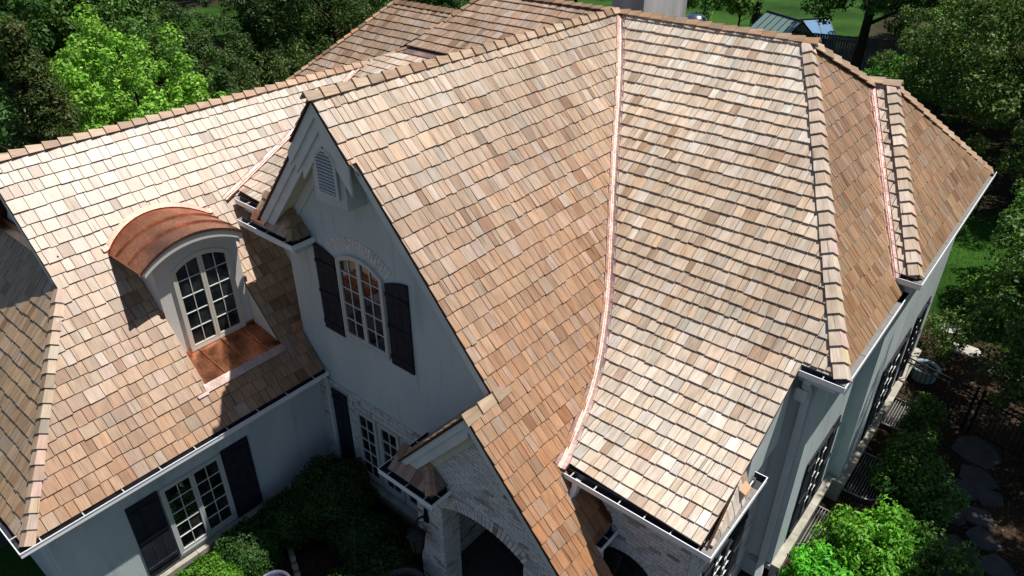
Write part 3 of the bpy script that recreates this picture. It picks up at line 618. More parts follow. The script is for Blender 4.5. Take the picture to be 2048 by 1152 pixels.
wall(FP,PFP,M_MORT,.4,'whitewashed brick porch front with an arch')
def inarch(x,z,h=.27):
    if abs(x-acx)>ahw+.02+ (h if z>2.3 else 0): return False
    if z<2.36 and abs(x-acx)<ahw: return True
    return math.hypot(x-acx,z-azc)<aR+h and z>2.3
bricks(FP,PFP,hole=inarch); arch_bricks(FP,acx,2.36,ahw,arise,.27,25)
for x_,sg in ((-6.38,1),(-4.60,-1)):
    bricks(Fr((x_,0,0),Y if sg>0 else Y,Z,X*sg),[(5.91,0),(6.29,0),(6.29,2.34),(5.91,2.34)])
mb=MB(); box(mb,Fr((0,0,0),X,Y,Z),-7.0,-6.85,6.301,9.0,0,2.9); mb.build('porch_side_wall',M_MORT,HOUSE); bricks(Fr((-6.85,0,0),Y,Z,X),[(6.31,0),(9.0,0),(9.0,2.6),(6.31,2.6)])
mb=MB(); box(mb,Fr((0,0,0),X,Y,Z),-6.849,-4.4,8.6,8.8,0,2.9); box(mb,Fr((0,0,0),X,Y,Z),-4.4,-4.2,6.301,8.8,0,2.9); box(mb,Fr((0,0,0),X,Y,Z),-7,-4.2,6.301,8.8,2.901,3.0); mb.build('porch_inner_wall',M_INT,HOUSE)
d=MB(); box(d,Fr((0,0,0),X,Y,Z),-6.0,-5.0,8.54,8.6,.1,2.3); d=d.build('front_door',M_DOOR,HOUSE)
for a in (-5.95,-5.47):
    for z0,z1 in ((.25,1.0),(1.1,2.2)):
        mm=MB(); box(mm,Fr((0,8.54,0),X,Z,-Y),a,a+.42,z0,z1,0,.02); mm.build('door_panel',M_DOOR,d)
# lower gable wall: brick with a triple casement
wall(FG,[(-10.87,0),(-10.87,2.759),(-7.0,2.759),(-7.0,0)],M_MORT,.25,'brick ground floor wall under the gable')
bricks(FG,[(-10.55,.5),(-10.55,2.40),(-7.02,2.40),(-7.02,.5)],hole=lambda x,z:(-9.5<x<-7.5))
x=-9.62; 
while x<-7.02:
    for z0,z1 in ((2.41,2.53),(2.54,2.66)): one_brick(FG,x,x+.058,z0,z1-.008,0,.016+random.uniform(0,.006))
    x+=.067
for i in range(17): one_brick(FG,-10.5+i*.21,-10.31+i*.21,2.68,2.74,0,.03)
bricks(FG,[(-10.58,.5),(-10.3,.5),(-10.3,2.7),(-10.58,2.7)])
# right brick walls
wall(FB7,[(-4.6,0),(-2.4,0),(-2.4,3.62),(-4.2,3.62),(-4.6,3.6)],M_MORT,.3,'shaded brick wall under the long gutter'); wall(FX24,[(7.301,0),(9.93,0),(9.93,4.6),(9.3,4.2),(8.4,3.62),(7.301,3.62)],M_MORT,.3,'brick side wall under the right end gutter')
mb=MB(); prism(mb,FX24,[(8.38,3.6),(9.6,3.6),(9.6,5.0),(9.0,4.62),(8.38,4.2)],-.3,.15); mb.build('fascia',M_TRIM,HOUSE)
bricks(FB7,[(-4.55,0),(-2.41,0),(-2.41,3.62),(-4.2,3.62),(-4.55,3.3)],hole=lambda x,z: (abs(x+3.42)<.62 and z<1.9) or (math.hypot(x+3.42,z-1.9)<.86 and z>=1.9))
bricks(FX24,[(7.0,0),(9.92,0),(9.92,4.4),(9.3,4.1),(8.4,3.62),(7.0,3.62)],hole=lambda y,z:7.55<y<9.4 and .62<z<2.3)
arch_bricks(FB7,-3.42,1.9,.6,.595,.24,22)
mb=MB(); prism(mb,FB7,[(-4.0,.2),(-2.84,.2),(-2.84,1.9)]+[(-3.42+.58*math.cos(t),1.9+.58*math.sin(t)) for t in [math.pi*i/12 for i in range(13)]]+[(-4.0,1.9)],.001,.02); o=mb.build('arched_window',M_GLASS,HOUSE); o['label']='dark round topped window in the shaded brick wall'
mb=MB()
for i in range(12):
    t0,t1=math.pi*i/12,math.pi*(i+1)/12; bar(mb,FB7.p(-3.42+.58*math.cos(t0),1.9+.58*math.sin(t0),.03),FB7.p(-3.42+.58*math.cos(t1),1.9+.58*math.sin(t1),.03),.04,.05,-Y)
mb.build('window_frame',M_BLACK,o)
BRICKS.sort(key=lambda q:-q[0]); rest=MB()
for i,(pa,vs,fs,tn) in enumerate(BRICKS):
    if i<300: mb=MB(); mb.faces(vs,fs,0,tn); mb.build('brick',M_BRICK,HOUSE)
    else: rest.faces(vs,fs,0,tn)
o=rest.build('brick_courses',M_BRICK,HOUSE); o['kind']='stuff'; o['label']='remaining whitewashed bricks of the walls'
print('bricks',len(BRICKS))
# --- windows
def arcz(x,c,hw,zs,rise):
    if rise<=0: return zs
    R=(hw*hw+rise*rise)/(2*rise); return zs+rise-R+math.sqrt(max(0,R*R-(x-c)**2))
def window(fr,a0,a1,z0,zs,rise,leaves,rows,cols,label,fw=.042,fmat=None,dep=.05,mw=.012):
    """fr: wall plane; arch-topped casement of several leaves"""
    fmat=fmat or M_FRAME; c=(a0+a1)/2; hw=(a1-a0)/2; f=lambda x:arcz(x,c,hw,zs,rise); mb=MB()
    base=-.02
    def strip(xa,xb,lo,hi,c0,c1,n=6):
        for i in range(n):
            x0=xa+(xb-xa)*i/n; x1=xa+(xb-xa)*(i+1)/n
            vs=[fr.p(x0,lo(x0),c0),fr.p(x1,lo(x1),c0),fr.p(x1,hi(x1),c0),fr.p(x0,hi(x0),c0),fr.p(x0,lo(x0),c1),fr.p(x1,lo(x1),c1),fr.p(x1,hi(x1),c1),fr.p(x0,hi(x0),c1)]
            mb.faces(vs,BOXF)
    box(mb,fr,a0,a1,z0,z0+fw,0,dep)
    box(mb,fr,a0,a0+fw,z0+fw+.0005,f(a0+fw)-fw*.3,0,dep); box(mb,fr,a1-fw,a1,z0+fw+.0005,f(a1-fw)-fw*.3,0,dep)
    strip(a0+fw*.2,a1-fw*.2,lambda x:f(x)-fw,lambda x:f(x),0,dep+.002,12)
    root=mb.build('window',fmat,HOUSE); root['label']=label
    lw=(a1-a0-2*fw)/leaves
    for L in range(leaves):
        la=a0+fw+L*lw; lb=la+lw; sf=.046
        mb=MB(); box(mb,fr,la+.003,la+sf,z0+fw+.004,f(la+sf/2)-fw-.002,.002,dep-.008); box(mb,fr,lb-sf,lb-.003,z0+fw+.004,f(lb-sf/2)-fw-.002,.002,dep-.008); box(mb,fr,la+sf,lb-sf,z0+fw+.004,z0+fw+.07,.002,dep-.01)
        strip(la+sf,lb-sf,lambda x:f(x)-fw-.046,lambda x:f(x)-fw+.002,.002,dep-.009,6); mb.build('window_sash',fmat,root)
        ga,gb=la+sf,lb-sf; gz=z0+fw+.07
        top=lambda x:f(x)-fw-.046
        zt=min(top(ga),top(gb)); H_=zt-gz; 
        hrow=(max(top(ga),top(gb),top((ga+gb)/2))-gz)/rows
        cw=(gb-ga)/cols
        for i in range(cols):
            for j in range(rows):
                xa,xb=ga+i*cw,ga+(i+1)*cw; za=gz+j*hrow; zb=gz+(j+1)*hrow
                mm=MB(); t1,t2=random.uniform(-.002,.002),random.uniform(-.002,.002)
                if j==rows-1: mm.poly([fr.p(xa,za,.012),fr.p(xb,za,.012),fr.p(xb,top(xb)+.004,.012),fr.p((xa+xb)/2,top((xa+xb)/2)+.004,.012),fr.p(xa,top(xa)+.004,.012)])
                else: mm.poly([fr.p(xa,za,.012+t1),fr.p(xb,za,.012+t2),fr.p(xb,zb,.012-t1),fr.p(xa,zb,.012-t2)])
                mm.build('pane',M_GLASS,root)
        mm=MB()
        for i in range(1,cols): box(mm,fr,ga+i*cw-mw/2,ga+i*cw+mw/2,gz,top(ga+i*cw),.014,.030)
        for j in range(1,rows):
            if gz+j*hrow<top(ga)-.01 or gz+j*hrow<top(gb)-.01: box(mm,fr,ga,gb,gz+j*hrow-mw/2,gz+j*hrow+mw/2,.0145,.032)
        mm.build('muntins',M_MUNT,root)
    return root
def shutter(fr,a0,a1,z0,za,zb,label,nb=3,bats=(.08,.48,.9),mid=None):
    """plank shutter; za/zb: heights at the a0/a1 sides"""
    mb=MB(); prism(mb,fr,[(a0,z0),(a1,z0),(a1,zb-.01),(a0,za-.01)],.004,.016); root=mb.build('shutter',M_SHUT,HOUSE); root['label']=label
    w_=(a1-a0)/nb
    for i in range(nb):
        xa,xb=a0+i*w_+.004,a0+(i+1)*w_-.004; t=lambda x:za+(zb-za)*(x-a0)/(a1-a0)
        bow=lambda x:.03*math.sin(math.pi*(x-a0)/(a1-a0)) if za!=zb else 0
        mm=MB(); prism(mm,fr,[(xa,z0),(xb,z0),(xb,t(xb)+bow(xb)),(xa,t(xa)+bow(xa))],.016,.034); mm.build('board',M_SHUT,root)
    h_=min(za,zb)-z0
    for b in bats:
        mm=MB(); box(mm,fr,a0+.01,a1-.01,z0+h_*b-.035,z0+h_*b+.035,.034,.056); mm.build('batten',M_SHUT,root)
    return root
window(FG,-9.40,-8.21,4.20,5.83,.22,2,5,2,'arched upper window in the shaded gable wall')
shutter(FG,-10.02,-9.45,4.13,5.97,5.80,'left shutter of the gable window',3,(.1,.5,.88)); shutter(FG,-8.16,-7.60,4.16,5.80,5.97,'right shutter of the gable window',3,(.1,.5,.88))
BR2=[]; _b=BRICKS; BRICKS=[]
arch_bricks(FG,-8.805,5.86,.66,.245,.27,21,.012)
for pa,vs,fs,tn in BRICKS: mb=MB(); mb.faces(vs,fs,0,tn); o=mb.build('arch_brick',M_BRICK,HOUSE)
for k,(a,b) in enumerate(((-9.46,-8.86),(-8.80,-8.20),(-8.14,-7.54))): window(FG,a,b,.62,2.40,0,1,5,2,('left','middle','right')[k]+' casement of the ground floor triple window')
shutter(FG,-10.18,-9.72,.5,2.55,2.55,'dark shutter beside the downspout',2,(.1,.9))
window(FLW,3.05,4.25,.53,2.25,0,2,5,2,'tall double casement in the left wing wall')
shutter(FLW,2.46,3.03,.47,2.27,2.27,'half sunlit shutter left of the wing window',3,(.12,.52,.9)); shutter(FLW,4.27,4.84,.47,2.27,2.27,'shaded shutter right of the wing window',3,(.12,.52,.9))
for (fr,a,b,lab) in ((FW9,11.02,11.86,'side wall window seen at a glancing angle'),(FW11,14.7,15.9,'bay side window seen at a glancing angle'),(FX24,8.05,8.95,'window in the brick side wall')):
    z1=2.6 if fr is not FX24 else 2.2
    window(fr,a,b,.72,z1,0,2,5,2,lab,fmat=M_SHUT); L_=.42 if fr is not FX24 else .36
    shutter(fr,a-L_-.02,a-.02,.66,z1+.02,z1+.02,'near shutter of the '+lab,3); shutter(fr,b+.02,b+L_+.02,.66,z1+.02,z1+.02,'far shutter of the '+lab,3)
window(FW11,16.9,17.7,.72,2.6,0,2,5,2,'farther bay side window',fmat=M_SHUT); shutter(FW11,17.72,18.1,.66,2.62,2.62,'shutter of the farther bay window',3)
# vent
FV=Fr((-8.8,6.26,0),X,Z,-Y); vz0,vzs,vr=7.36,7.84,.205
out=[(-.255,vz0-.05),(.255,vz0-.05),(.255,vzs)]+[(.255*math.cos(t),vzs+.255*math.sin(t)) for t in [math.pi*i/14 for i in range(1,14)]]+[(-.255,vzs)]
inn=[(-vr,vz0),(vr,vz0),(vr,vzs)]+[(vr*math.cos(t),vzs+vr*math.sin(t)) for t in [math.pi*i/14 for i in range(1,14)]]+[(-vr,vzs)]
mb=MB(); prism(mb,FV,inn,.006,.02); vb=mb.build('vent_back',M_SHUT,HOUSE); mb=MB(); n=len(out)
for i in range(n):
    j=(i+1)%n; mb.faces([FV.p(*out[i],.02),FV.p(*out[j],.02),FV.p(*inn[j],.02),FV.p(*inn[i],.02),FV.p(*out[i],.05),FV.p(*out[j],.05),FV.p(*inn[j],.05),FV.p(*inn[i],.05)],BOXF)
vent=mb.build('louvre_vent',M_FRAME,HOUSE); vent['label']='arched louvred vent in the gable peak'
z=vz0+.02
while z<vzs+vr-.03:
    hw=vr if z<vzs else math.sqrt(max(0,vr*vr-(z-vzs)**2))
    mm=MB(); prism(mm,Fr(FV.O,Z,-Y,X),[(z,.022),(z+.006,.022),(z+.034,.046),(z+.028,.046)][::-1],-hw,hw); 
    mm=MB(); mm.faces([FV.p(-hw,z+.022,.032),FV.p(hw,z+.022,.032),FV.p(hw,z,.054),FV.p(-hw,z,.054),FV.p(-hw,z+.015,.029),FV.p(hw,z+.015,.029),FV.p(hw,z-.008,.049),FV.p(-hw,z-.008,.049)],BOXF); mm.build('louvre',M_FRAME,vent); z+=.056
# --- dormer (direct parts of the house)
FD=Fr((-11.73,0,0),Y,Z,X); dc,dhw=5.18,.985; dzs,dri=5.82,.34
dR=(dhw**2+dri**2)/(2*dri)
def dz(y,off=0): R=dR+off; return dzs+dri-dR+math.sqrt(max(0,R*R-(y-dc)**2))
ys=[4.45+1.63*i/16 for i in range(17)]
M_DST=simple('dormer_stucco',(.64,.61,.56),.92,0,.15,150,.16,.7)
mb=MB(); prism(mb,FD,[(4.45,3.6),(6.08,3.6)]+[(y,dz(y)-.06) for y in reversed(ys)],-.2,0)
box(mb,Fr((0,0,0),X,Y,Z),-12.9,-11.9301,4.45,4.6,4.0,5.80); box(mb,Fr((0,0,0),X,Y,Z),-12.9,-11.9301,5.93,6.08,4.0,5.80)
o=mb.build('dormer_wall',M_DST,HOUSE); o['label']='pale stucco front and cheeks of the arched dormer'
mb=MB(); prism(mb,Fr((0,6.082,0),X,Z,Y),[(-11.729,3.6),(-10.85,3.6),(-10.85,3.59),(-11.729,4.62)],0,.10); mb.build('recess_cheek',M_DST,HOUSE); mb=MB(); prism(mb,Fr((0,4.45,0),X,Z,-Y),[(-11.729,3.6),(-10.85,3.6),(-10.85,3.63),(-11.729,4.67)],0,.14); mb.build('recess_cheek',M_DST,HOUSE)
window(FD,4.73,5.88,3.80,5.50,.22,2,5,2,'arched casement window of the copper dormer',fmat=simple('dormer_window_cream',(.60,.57,.49),.5,0,.4))
# barrel roof
def arcband(x0,x1,o0,o1,ya,yb,n,name,mat,lab=None):
    mb=MB(); vs=[]
    yy=[ya+(yb-ya)*i/n for i in range(n+1)]
    for y in yy:
        for x in (x0,x1):
            for o_ in (o0,o1): vs.append(V(x,y,dz(y,0)+o_))
    fs=[]
    for i in range(n):
        a=i*4;b=a+4; fs+=[(a+1,a+3,b+3,b+1),(a,b,b+2,a+2),(a+2,b+2,b+3,a+3),(a,a+1,b+1,b)]
    fs+=[(0,2,3,1),(n*4,n*4+1,n*4+3,n*4+2)]
    mb.faces(vs,fs); o=mb.build(name,mat,HOUSE,False)
    if lab: o['label']=lab
    return o
droof=arcband(-13.3,-11.50,0,.022,4.17,6.19,40,'dormer_roof',M_CU,'curved standing seam copper dormer roof')
for x_ in (-11.96,-12.40): s_=arcband(x_-.012,x_+.012,.022,.052,4.18,6.18,40,'standing_seam',M_CU); s_.parent=droof
arcband(-11.545,-11.495,-.02,.034,4.16,6.20,40,'copper_edge',M_CU); arcband(-11.62,-11.515,-.15,-.001,4.24,6.12,36,'dormer_fascia',M_DST); arcband(-11.728,-11.62,-.26,-.06,4.40,6.10,36,'dormer_moulding',M_DST)
M_CUR=copper('copper_rim',(.60,.36,.29),.6,.3)
# back flashing following the curve on the roof
mb=MB(); prev=None
for i in range(41):
    y=4.12+2.12*i/40; z=dz(min(max(y,4.2),6.16),.02)+.02; x=pl_x(z); nn=nPL
    a=V(x+.05,y,z-.02)+nn*.03; b=V(x-.035,y,z+.04)+nn*.035; c_=V(x+.06,y,z-.02)
    if prev: mb.poly([prev[0],a,b,prev[1]]); mb.poly([prev[2],c_,a,prev[0]])
    prev=(a,b,c_)
o=mb.build('copper_flashing',M_CUR,HOUSE)
M_CUA=copper('copper_apron_metal',(.74,.31,.17),.26,.6)
# apron
mb=MB(); FA=Fr((-11.73,0,3.80),Y,(.985,0,-.17),(.17,0,.985)); box(mb,FA,4.452,6.078,0,.93,-.03,0); ap=mb.build('copper_apron',M_CUA,HOUSE); ap['label']='standing seam copper apron below the dormer window'
for y in (4.47,4.86,5.32,5.78): mm=MB(); box(mm,FA,y-.009,y+.009,.02,.92,.0005,.034); mm.build('standing_seam',M_CU,ap)
mm=MB(); box(mm,FA,4.452,6.078,0,.035,.0005,.05); mm.build('standing_seam',M_CU,ap)
mb=MB(); FA2=Fr((-10.815,0,3.625),Y,(.643,0,-.766),(.766,0,.643)); box(mb,FA2,4.40,6.09,-.03,.13,-.01,.012); box(mb,FA2,4.22,4.42,.10,.16,.01,.018); mb.build('copper_apron_lip',M_CUV,HOUSE)
for y0 in (4.40,6.08):
    mb=MB(); box(mb,Fr((-11.74,y0,4.70),Y,Z,X),0,.05,-.02,.12,-.04,.02); mb.build('copper_flashing',M_CU,HOUSE)
# --- ledges (limestone water table) and bases
def ledge(fr,a0,a1,z0,z1,c,label=None,mat=None):
    mb=MB(); n=max(1,round((a1-a0)/1.1)); l=(a1-a0)/n
    for i in range(n): box(mb,fr,a0+i*l+.004,a0+(i+1)*l-.004,z0,z1,0,c)
    o=mb.build('stone_ledge',mat or M_STONE,HOUSE)
    if label: o['label']=label
ledge(FLW,1.3,6.36,.28,.40,.12,'stone ledge under the wing window'); ledge(FW9,9.93,12.80,.46,.56,.16); ledge(FW11,12.80,19.0,.46,.56,.16); ledge(FW10,-1.899,-1.66,.46,.56,.15); ledge(FG,-9.7,-7.05,.42,.52,.16); ledge(FW8,-2.3,-1.9,.46,.56,.06)
mb=MB(); box(mb,Fr((0,0,0),X,Y,Z),-2.1,-1.80,9.98,12.81,-.3,.459); box(mb,Fr((0,0,0),X,Y,Z),-1.9,-1.56,12.84,18.98,-.3,.459); mb.build('foundation',M_MORT,HOUSE)
mb=MB(); box(mb,Fr((0,0,0),X,Y,Z),-2.02,-1.89,9.93,12.95,.0,.5599); mb.build('foundation',M_MORT,HOUSE)
ledge(FX24,8.0,9.0,.58,.70,.14)
# --- downspouts
def dsp(pts,w_=.085,d_=.065,lab=None,up=Y):
    mb=MB()
    for a,b in zip(pts,pts[1:]): bar(mb,a,b,w_,d_,up)
    o=mb.build('downspout',M_TRIM,HOUSE)
    if lab: o['label']=lab
dsp([(-10.22,6.50,2.90),(-10.25,6.58,2.6),(-10.25,6.58,.1)],lab='downspout in the inner corner of the left wing')
dsp([(-2.02,9.62,5.10),(-2.06,9.62,4.95),(-2.06,9.87,4.6),(-2.06,9.87,.62),(-2.02,9.72,.42),(-1.98,9.5,.1)],.11,.08,'pale downspout on the narrow stucco wall')
mb=MB(); pts=[(-4.22,6.70,3.79),(-4.22,6.69,3.67),(-4.235,6.64,3.57),(-4.26,6.55,3.49),(-4.30,6.44,3.45)]
for a,b in zip(pts,pts[1:]): bar(mb,a,b,.13,.09,X)
o=mb.build('downspout_elbow',M_WHITE,HOUSE)
dsp([(-3.64,6.56,2.82),(-3.64,6.60,2.2),(-3.64,6.95,1.8),(-3.64,6.95,.1)])
mb=MB(); box(mb,Fr((0,0,0),X,Y,Z),-2.20,-2.02,9.66,9.86,4.55,4.78); mb.build('conductor_box',M_TRIM,HOUSE)
# ================================================================== ground and planting
def sheet(name,pts,z,mat,label=None):
    mb=MB(); mb.poly([(x,y,z) for x,y in pts]); o=mb.build(name,mat); o['kind']='structure'
    return o
def groundmat(name,c1,c2,sc,bs=.6,sc2=None,c3=None):
    mt,t,b=newmat(name,c1,.95,0,.1); n=noise(t,sc,6,objco(t),.7); c=ramp(t,n,.35,c1,.68,c2)
    if sc2: c=mixc(t,c,ramp(t,noise(t,sc2,4,objco(t)),.35,(.55,.55,.55),.65,(1.15,1.15,1.15)),1.0,'MULTIPLY')
    t.links.new(c,b.inputs['Base Color']); bump(t,b,n,bs,.05); return mt
M_LAWN=groundmat('lawn',(.020,.062,.008),(.038,.10,.013),9,.9,.25); M_MULCH=groundmat('mulch',(.022,.014,.009),(.10,.066,.042),28,1,.8); M_FOR=groundmat('forest_floor',(.02,.022,.01),(.07,.06,.03),5,1,.5)
sheet('ground',[(-400,-300),(400,-300),(400,500),(-400,500)],-.02,M_LAWN)
sheet('mulch_bed',[(-10.7,-6),(16,-6),(16,17),(6,19.6),(1.8,20.4),(-.3,21.6),(-2.4,22.3),(-2.4,6.2),(-10.7,6.7)],-.012,M_MULCH)
M_ASPH=groundmat('asphalt',(.04,.04,.042),(.065,.064,.065),30,.4)
sheet('unseen_paving',[(-60,-90),(60,-90),(60,-6.02),(-14,-6.02),(-14,3.3),(-60,3.3)],-.014,M_ASPH)  # out of view; added to cut green bounce from the lawn
sheet('forest_floor',[(-120,-40),(-42,-10),(-38,16),(-42,24),(-50,40),(-42,62),(-120,60)],-.010,M_FOR)
sheet('forest_floor',[(-15,42),(-9,36),(-1.5,30),(30,24),(60,60),(0,110),(-16,72)],-.008,M_FOR)
sheet('porch_floor',[(-7.0,5.6),(-4.2,5.6),(-4.2,8.8),(-7.0,8.8)],.004,groundmat('porch_stone',(.07,.065,.06),(.12,.11,.10),8,.2))
sheet('lawn_clearing',[(-62,24),(-49,25),(-49.5,33),(-62,37)],-.006,M_LAWN)
sheet('lawn_clearing',[(-46,9.2),(-35,9.6),(-35,13.3),(-46,14.5)],-.006,M_LAWN)
sheet('path',[(-13,-6),(-8.0,-6),(-7.9,3.0),(-8.9,4.3),(-9.3,3.9),(-9.3,0),(-13,0)],-.004,groundmat('dark_path',(.05,.048,.045),(.09,.085,.08),14,.3))
# grass, thin tufts on the near lawn
def leafmesh(name,pos,nrm,size,tone,mat,aspect=.62,parent=None,kind=None):
    """one small rhombic leaf (2 tris) per point"""
    n=len(pos); r=RNG.normal(size=(n,3)); t=np.cross(nrm,r); t/=np.linalg.norm(t,axis=1)[:,None]+1e-9; b=np.cross(nrm,t)
    s=size[:,None]; v=np.empty((n,4,3)); v[:,0]=pos-t*s; v[:,1]=pos+b*s*aspect+nrm*s*.18; v[:,2]=pos+t*s; v[:,3]=pos-b*s*aspect+nrm*s*.18
    org=np.array(ORG.get(parent.name,(0,0,0))) if parent else np.zeros(3)
    me=bpy.data.meshes.new(name); me.vertices.add(4*n); me.vertices.foreach_set('co',(v.reshape(-1,3)-org).astype(np.float32).ravel())
    me.loops.add(4*n); me.loops.foreach_set('vertex_index',np.arange(4*n,dtype=np.int32)); me.polygons.add(n)
    me.polygons.foreach_set('loop_start',np.arange(0,4*n,4,dtype=np.int32)); me.polygons.foreach_set('loop_total',np.full(n,4,dtype=np.int32))
    me.update(calc_edges=True); a=me.attributes.new('tone','FLOAT_COLOR','FACE'); a.data.foreach_set('color',np.c_[tone,np.ones(n)].astype(np.float32).ravel())
    me.materials.append(mat); o=bpy.data.objects.new(name,me); return link(o,parent)
def unit(n):
    v=RNG.normal(size=(n,3)); return v/np.linalg.norm(v,axis=1)[:,None]
def tones(n,cols,grp,var=.25):
    cols=np.array(cols); c=cols[RNG.integers(0,len(cols),n)]; return c*(1+RNG.uniform(-var,var,(n,1)))*(1+grp[:,None])
def crown_blobs(center,rad,nb,br,shape='round',zcut=-.75):
    """clump centres over and inside an uneven ellipsoid"""
    u=unit(nb*3); u=u[u[:,2]>zcut][:nb]; k=RNG.uniform(.45,1.0,len(u))**.6
    ph=RNG.uniform(0,6.28,6); az=np.arctan2(u[:,1],u[:,0]); wob=1+.16*np.sin(3*az+ph[0])+.12*np.sin(5*az+ph[1]+3*u[:,2])+.1*np.sin(7*u[:,2]+ph[2])
    if shape=='cone': k=k*(1-.62*(u[:,2]+1)/2)*1.25; 
    p=u*k[:,None]*wob[:,None]; 
    if shape=='cone': p[:,2]=RNG.uniform(-1,1,len(p)); rr=(1-p[:,2])/2; a=RNG.uniform(0,6.28,len(p)); q=RNG.uniform(.55,1,len(p)); p[:,0]=np.cos(a)*rr*q; p[:,1]=np.sin(a)*rr*q
    return np.array(center)+p*np.array(rad), RNG.uniform(.65,1.25,len(p))*br
def foliage(name,blobs,brs,per,leaf,cols,mat,parent=None,aspect=.62,flat=1.0,droop=0):
    nb=len(blobs); idx=np.repeat(np.arange(nb),per); n=len(idx); u=unit(n); r=RNG.uniform(.35,1,n)**.5
    d=u*(brs[idx]*r)[:,None]; d[:,2]*=flat; pos=blobs[idx]+d
    if droop: pos[:,2]-=droop*np.hypot(d[:,0],d[:,1])
    nr=u+RNG.normal(size=(n,3))*.55+np.array([0,0,.45]); nr/=np.linalg.norm(nr,axis=1)[:,None]
    g=RNG.uniform(-.22,.22,nb)[idx]
    return leafmesh(name,pos,nr,leaf*RNG.uniform(.6,1.25,n),tones(n,cols,g),mat,aspect,parent)
def trunkmesh(parent,base,h,r,n=6,spread=.6,lean=(0,0)):
    mb=MB(); b=Vector(base); top=b+Vector((lean[0],lean[1],h)); tube(mb,[b,b.lerp(top,.35)+Vector((.05,.03,0)),b.lerp(top,.7)+Vector((-.05,.06,0)),top],[r,r*.8,r*.55,r*.18],7)
    for i in range(n):
        a=i*2.4; k=.3+.55*i/n; p=b.lerp(top,k); L=h*(1-k*.6)*spread*.55
        q=p+Vector((math.cos(a)*L,math.sin(a)*L,L*.75)); tube(mb,[p,p.lerp(q,.5)+Vector((0,0,-.06*L)),q],[r*.42,r*.25,r*.07],5)
    return mb.build('trunk',M_BARK,parent)
GREEN=[(.065,.15,.02),(.085,.19,.028),(.05,.12,.018),(.11,.22,.035)]
DGREEN=[(.036,.085,.016),(.048,.11,.02),(.03,.07,.014),(.065,.13,.024)]
LIME=[(.19,.36,.035),(.16,.32,.03),(.25,.42,.05),(.12,.26,.022)]
YEL=[(.13,.16,.03),(.10,.13,.024),(.08,.105,.018)]
def make_tree(name,label,cat,loc,h,rad,cols,nb=150,per=90,leaf=.10,br=.55,shape='round',low=.22,tr=.16,group=None,flat=1,droop=0,aspect=.62,branches=7):
    t=thing(name,label,cat,loc,group); x,y,z=loc
    cz=z+h*(1+low)/2; rz=h*(1-low)/2
    bl,bs=crown_blobs((x,y,cz),(rad,rad,rz),nb,br,shape)
    foliage('crown',bl,bs,per,leaf,cols,M_LEAF,t,aspect,flat,droop); trunkmesh(t,(x,y,z-.1),h*.85,tr,branches); return t
def copy_thing(src,loc,rz,sc,label,group=None):
    c=src.copy(); COL.objects.link(c); c.location=loc; c.rotation_euler=(0,0,rz); c.scale=(sc[0],sc[0],sc[1]); c['label']=label
    if group: c['group']=group
    for ch in list(src.children):
        k=ch.copy(); COL.objects.link(k); k.parent=c
    return c
# ---- named trees on the left, beyond the left wing ridge
make_tree('maple_tree','bright yellow-green young maple beyond the left roof ridge','tree',(-22.6,9.6,0),7.5,2.7,LIME,nb=210,per=170,leaf=.062,br=.33,low=.12,tr=.11,branches=10)
make_tree('spruce_tree','tall olive spruce at the left edge of the picture','tree',(-21.2,6.5,0),8.3,2.6,YEL+DGREEN,nb=330,per=110,leaf=.07,br=.34,shape='cone',low=.02,flat=.45,droop=.45,aspect=.3,branches=3)
make_tree('small_spruce_tree','small pointed spruce between the maple and the dark round yew','tree',(-21.6,11.9,0),6.1,1.0,DGREEN,nb=90,per=70,leaf=.06,br=.24,shape='cone',low=.02,flat=.5,droop=.4,aspect=.3,branches=2)
make_tree('yew_tree','dark dome shaped yew just left of the rear roof','tree',(-23.2,14.3,0),5.6,2.0,YEL+DGREEN,nb=130,per=110,leaf=.06,br=.45,low=.05,aspect=.4,branches=3)
make_tree('willow_tree','feathery dark green tree behind the back wing ridge','tree',(-29.5,22.5,0),8.6,3.3,YEL+DGREEN+DGREEN,nb=230,per=80,leaf=.085,br=.5,low=.02,aspect=.25,droop=.6,branches=6)
A_=make_tree('woodland_tree','leafy tree with a sunlit crown behind the maple','tree',(-38,14.3,0),10.2,3.6,GREEN,nb=210,per=170,leaf=.095,br=.62,low=.08,group='woodland trees behind the house')
B_=make_tree('woodland_tree','dark tree at the upper left corner of the picture','tree',(-33.5,7.5,0),11,3.9,DGREEN,nb=220,per=170,leaf=.095,br=.65,low=.05,group='woodland trees behind the house')
C_=make_tree('woodland_tree','loose light green tree next to the small lawn gap','tree',(-47.5,31,0),9,3.0,LIME+GREEN,nb=110,per=130,leaf=.11,br=.6,low=.22,group='woodland trees behind the house')
WG='woodland trees behind the house'; CM='tree of the dense mixed woodland behind the house'
rr=random.Random(3)
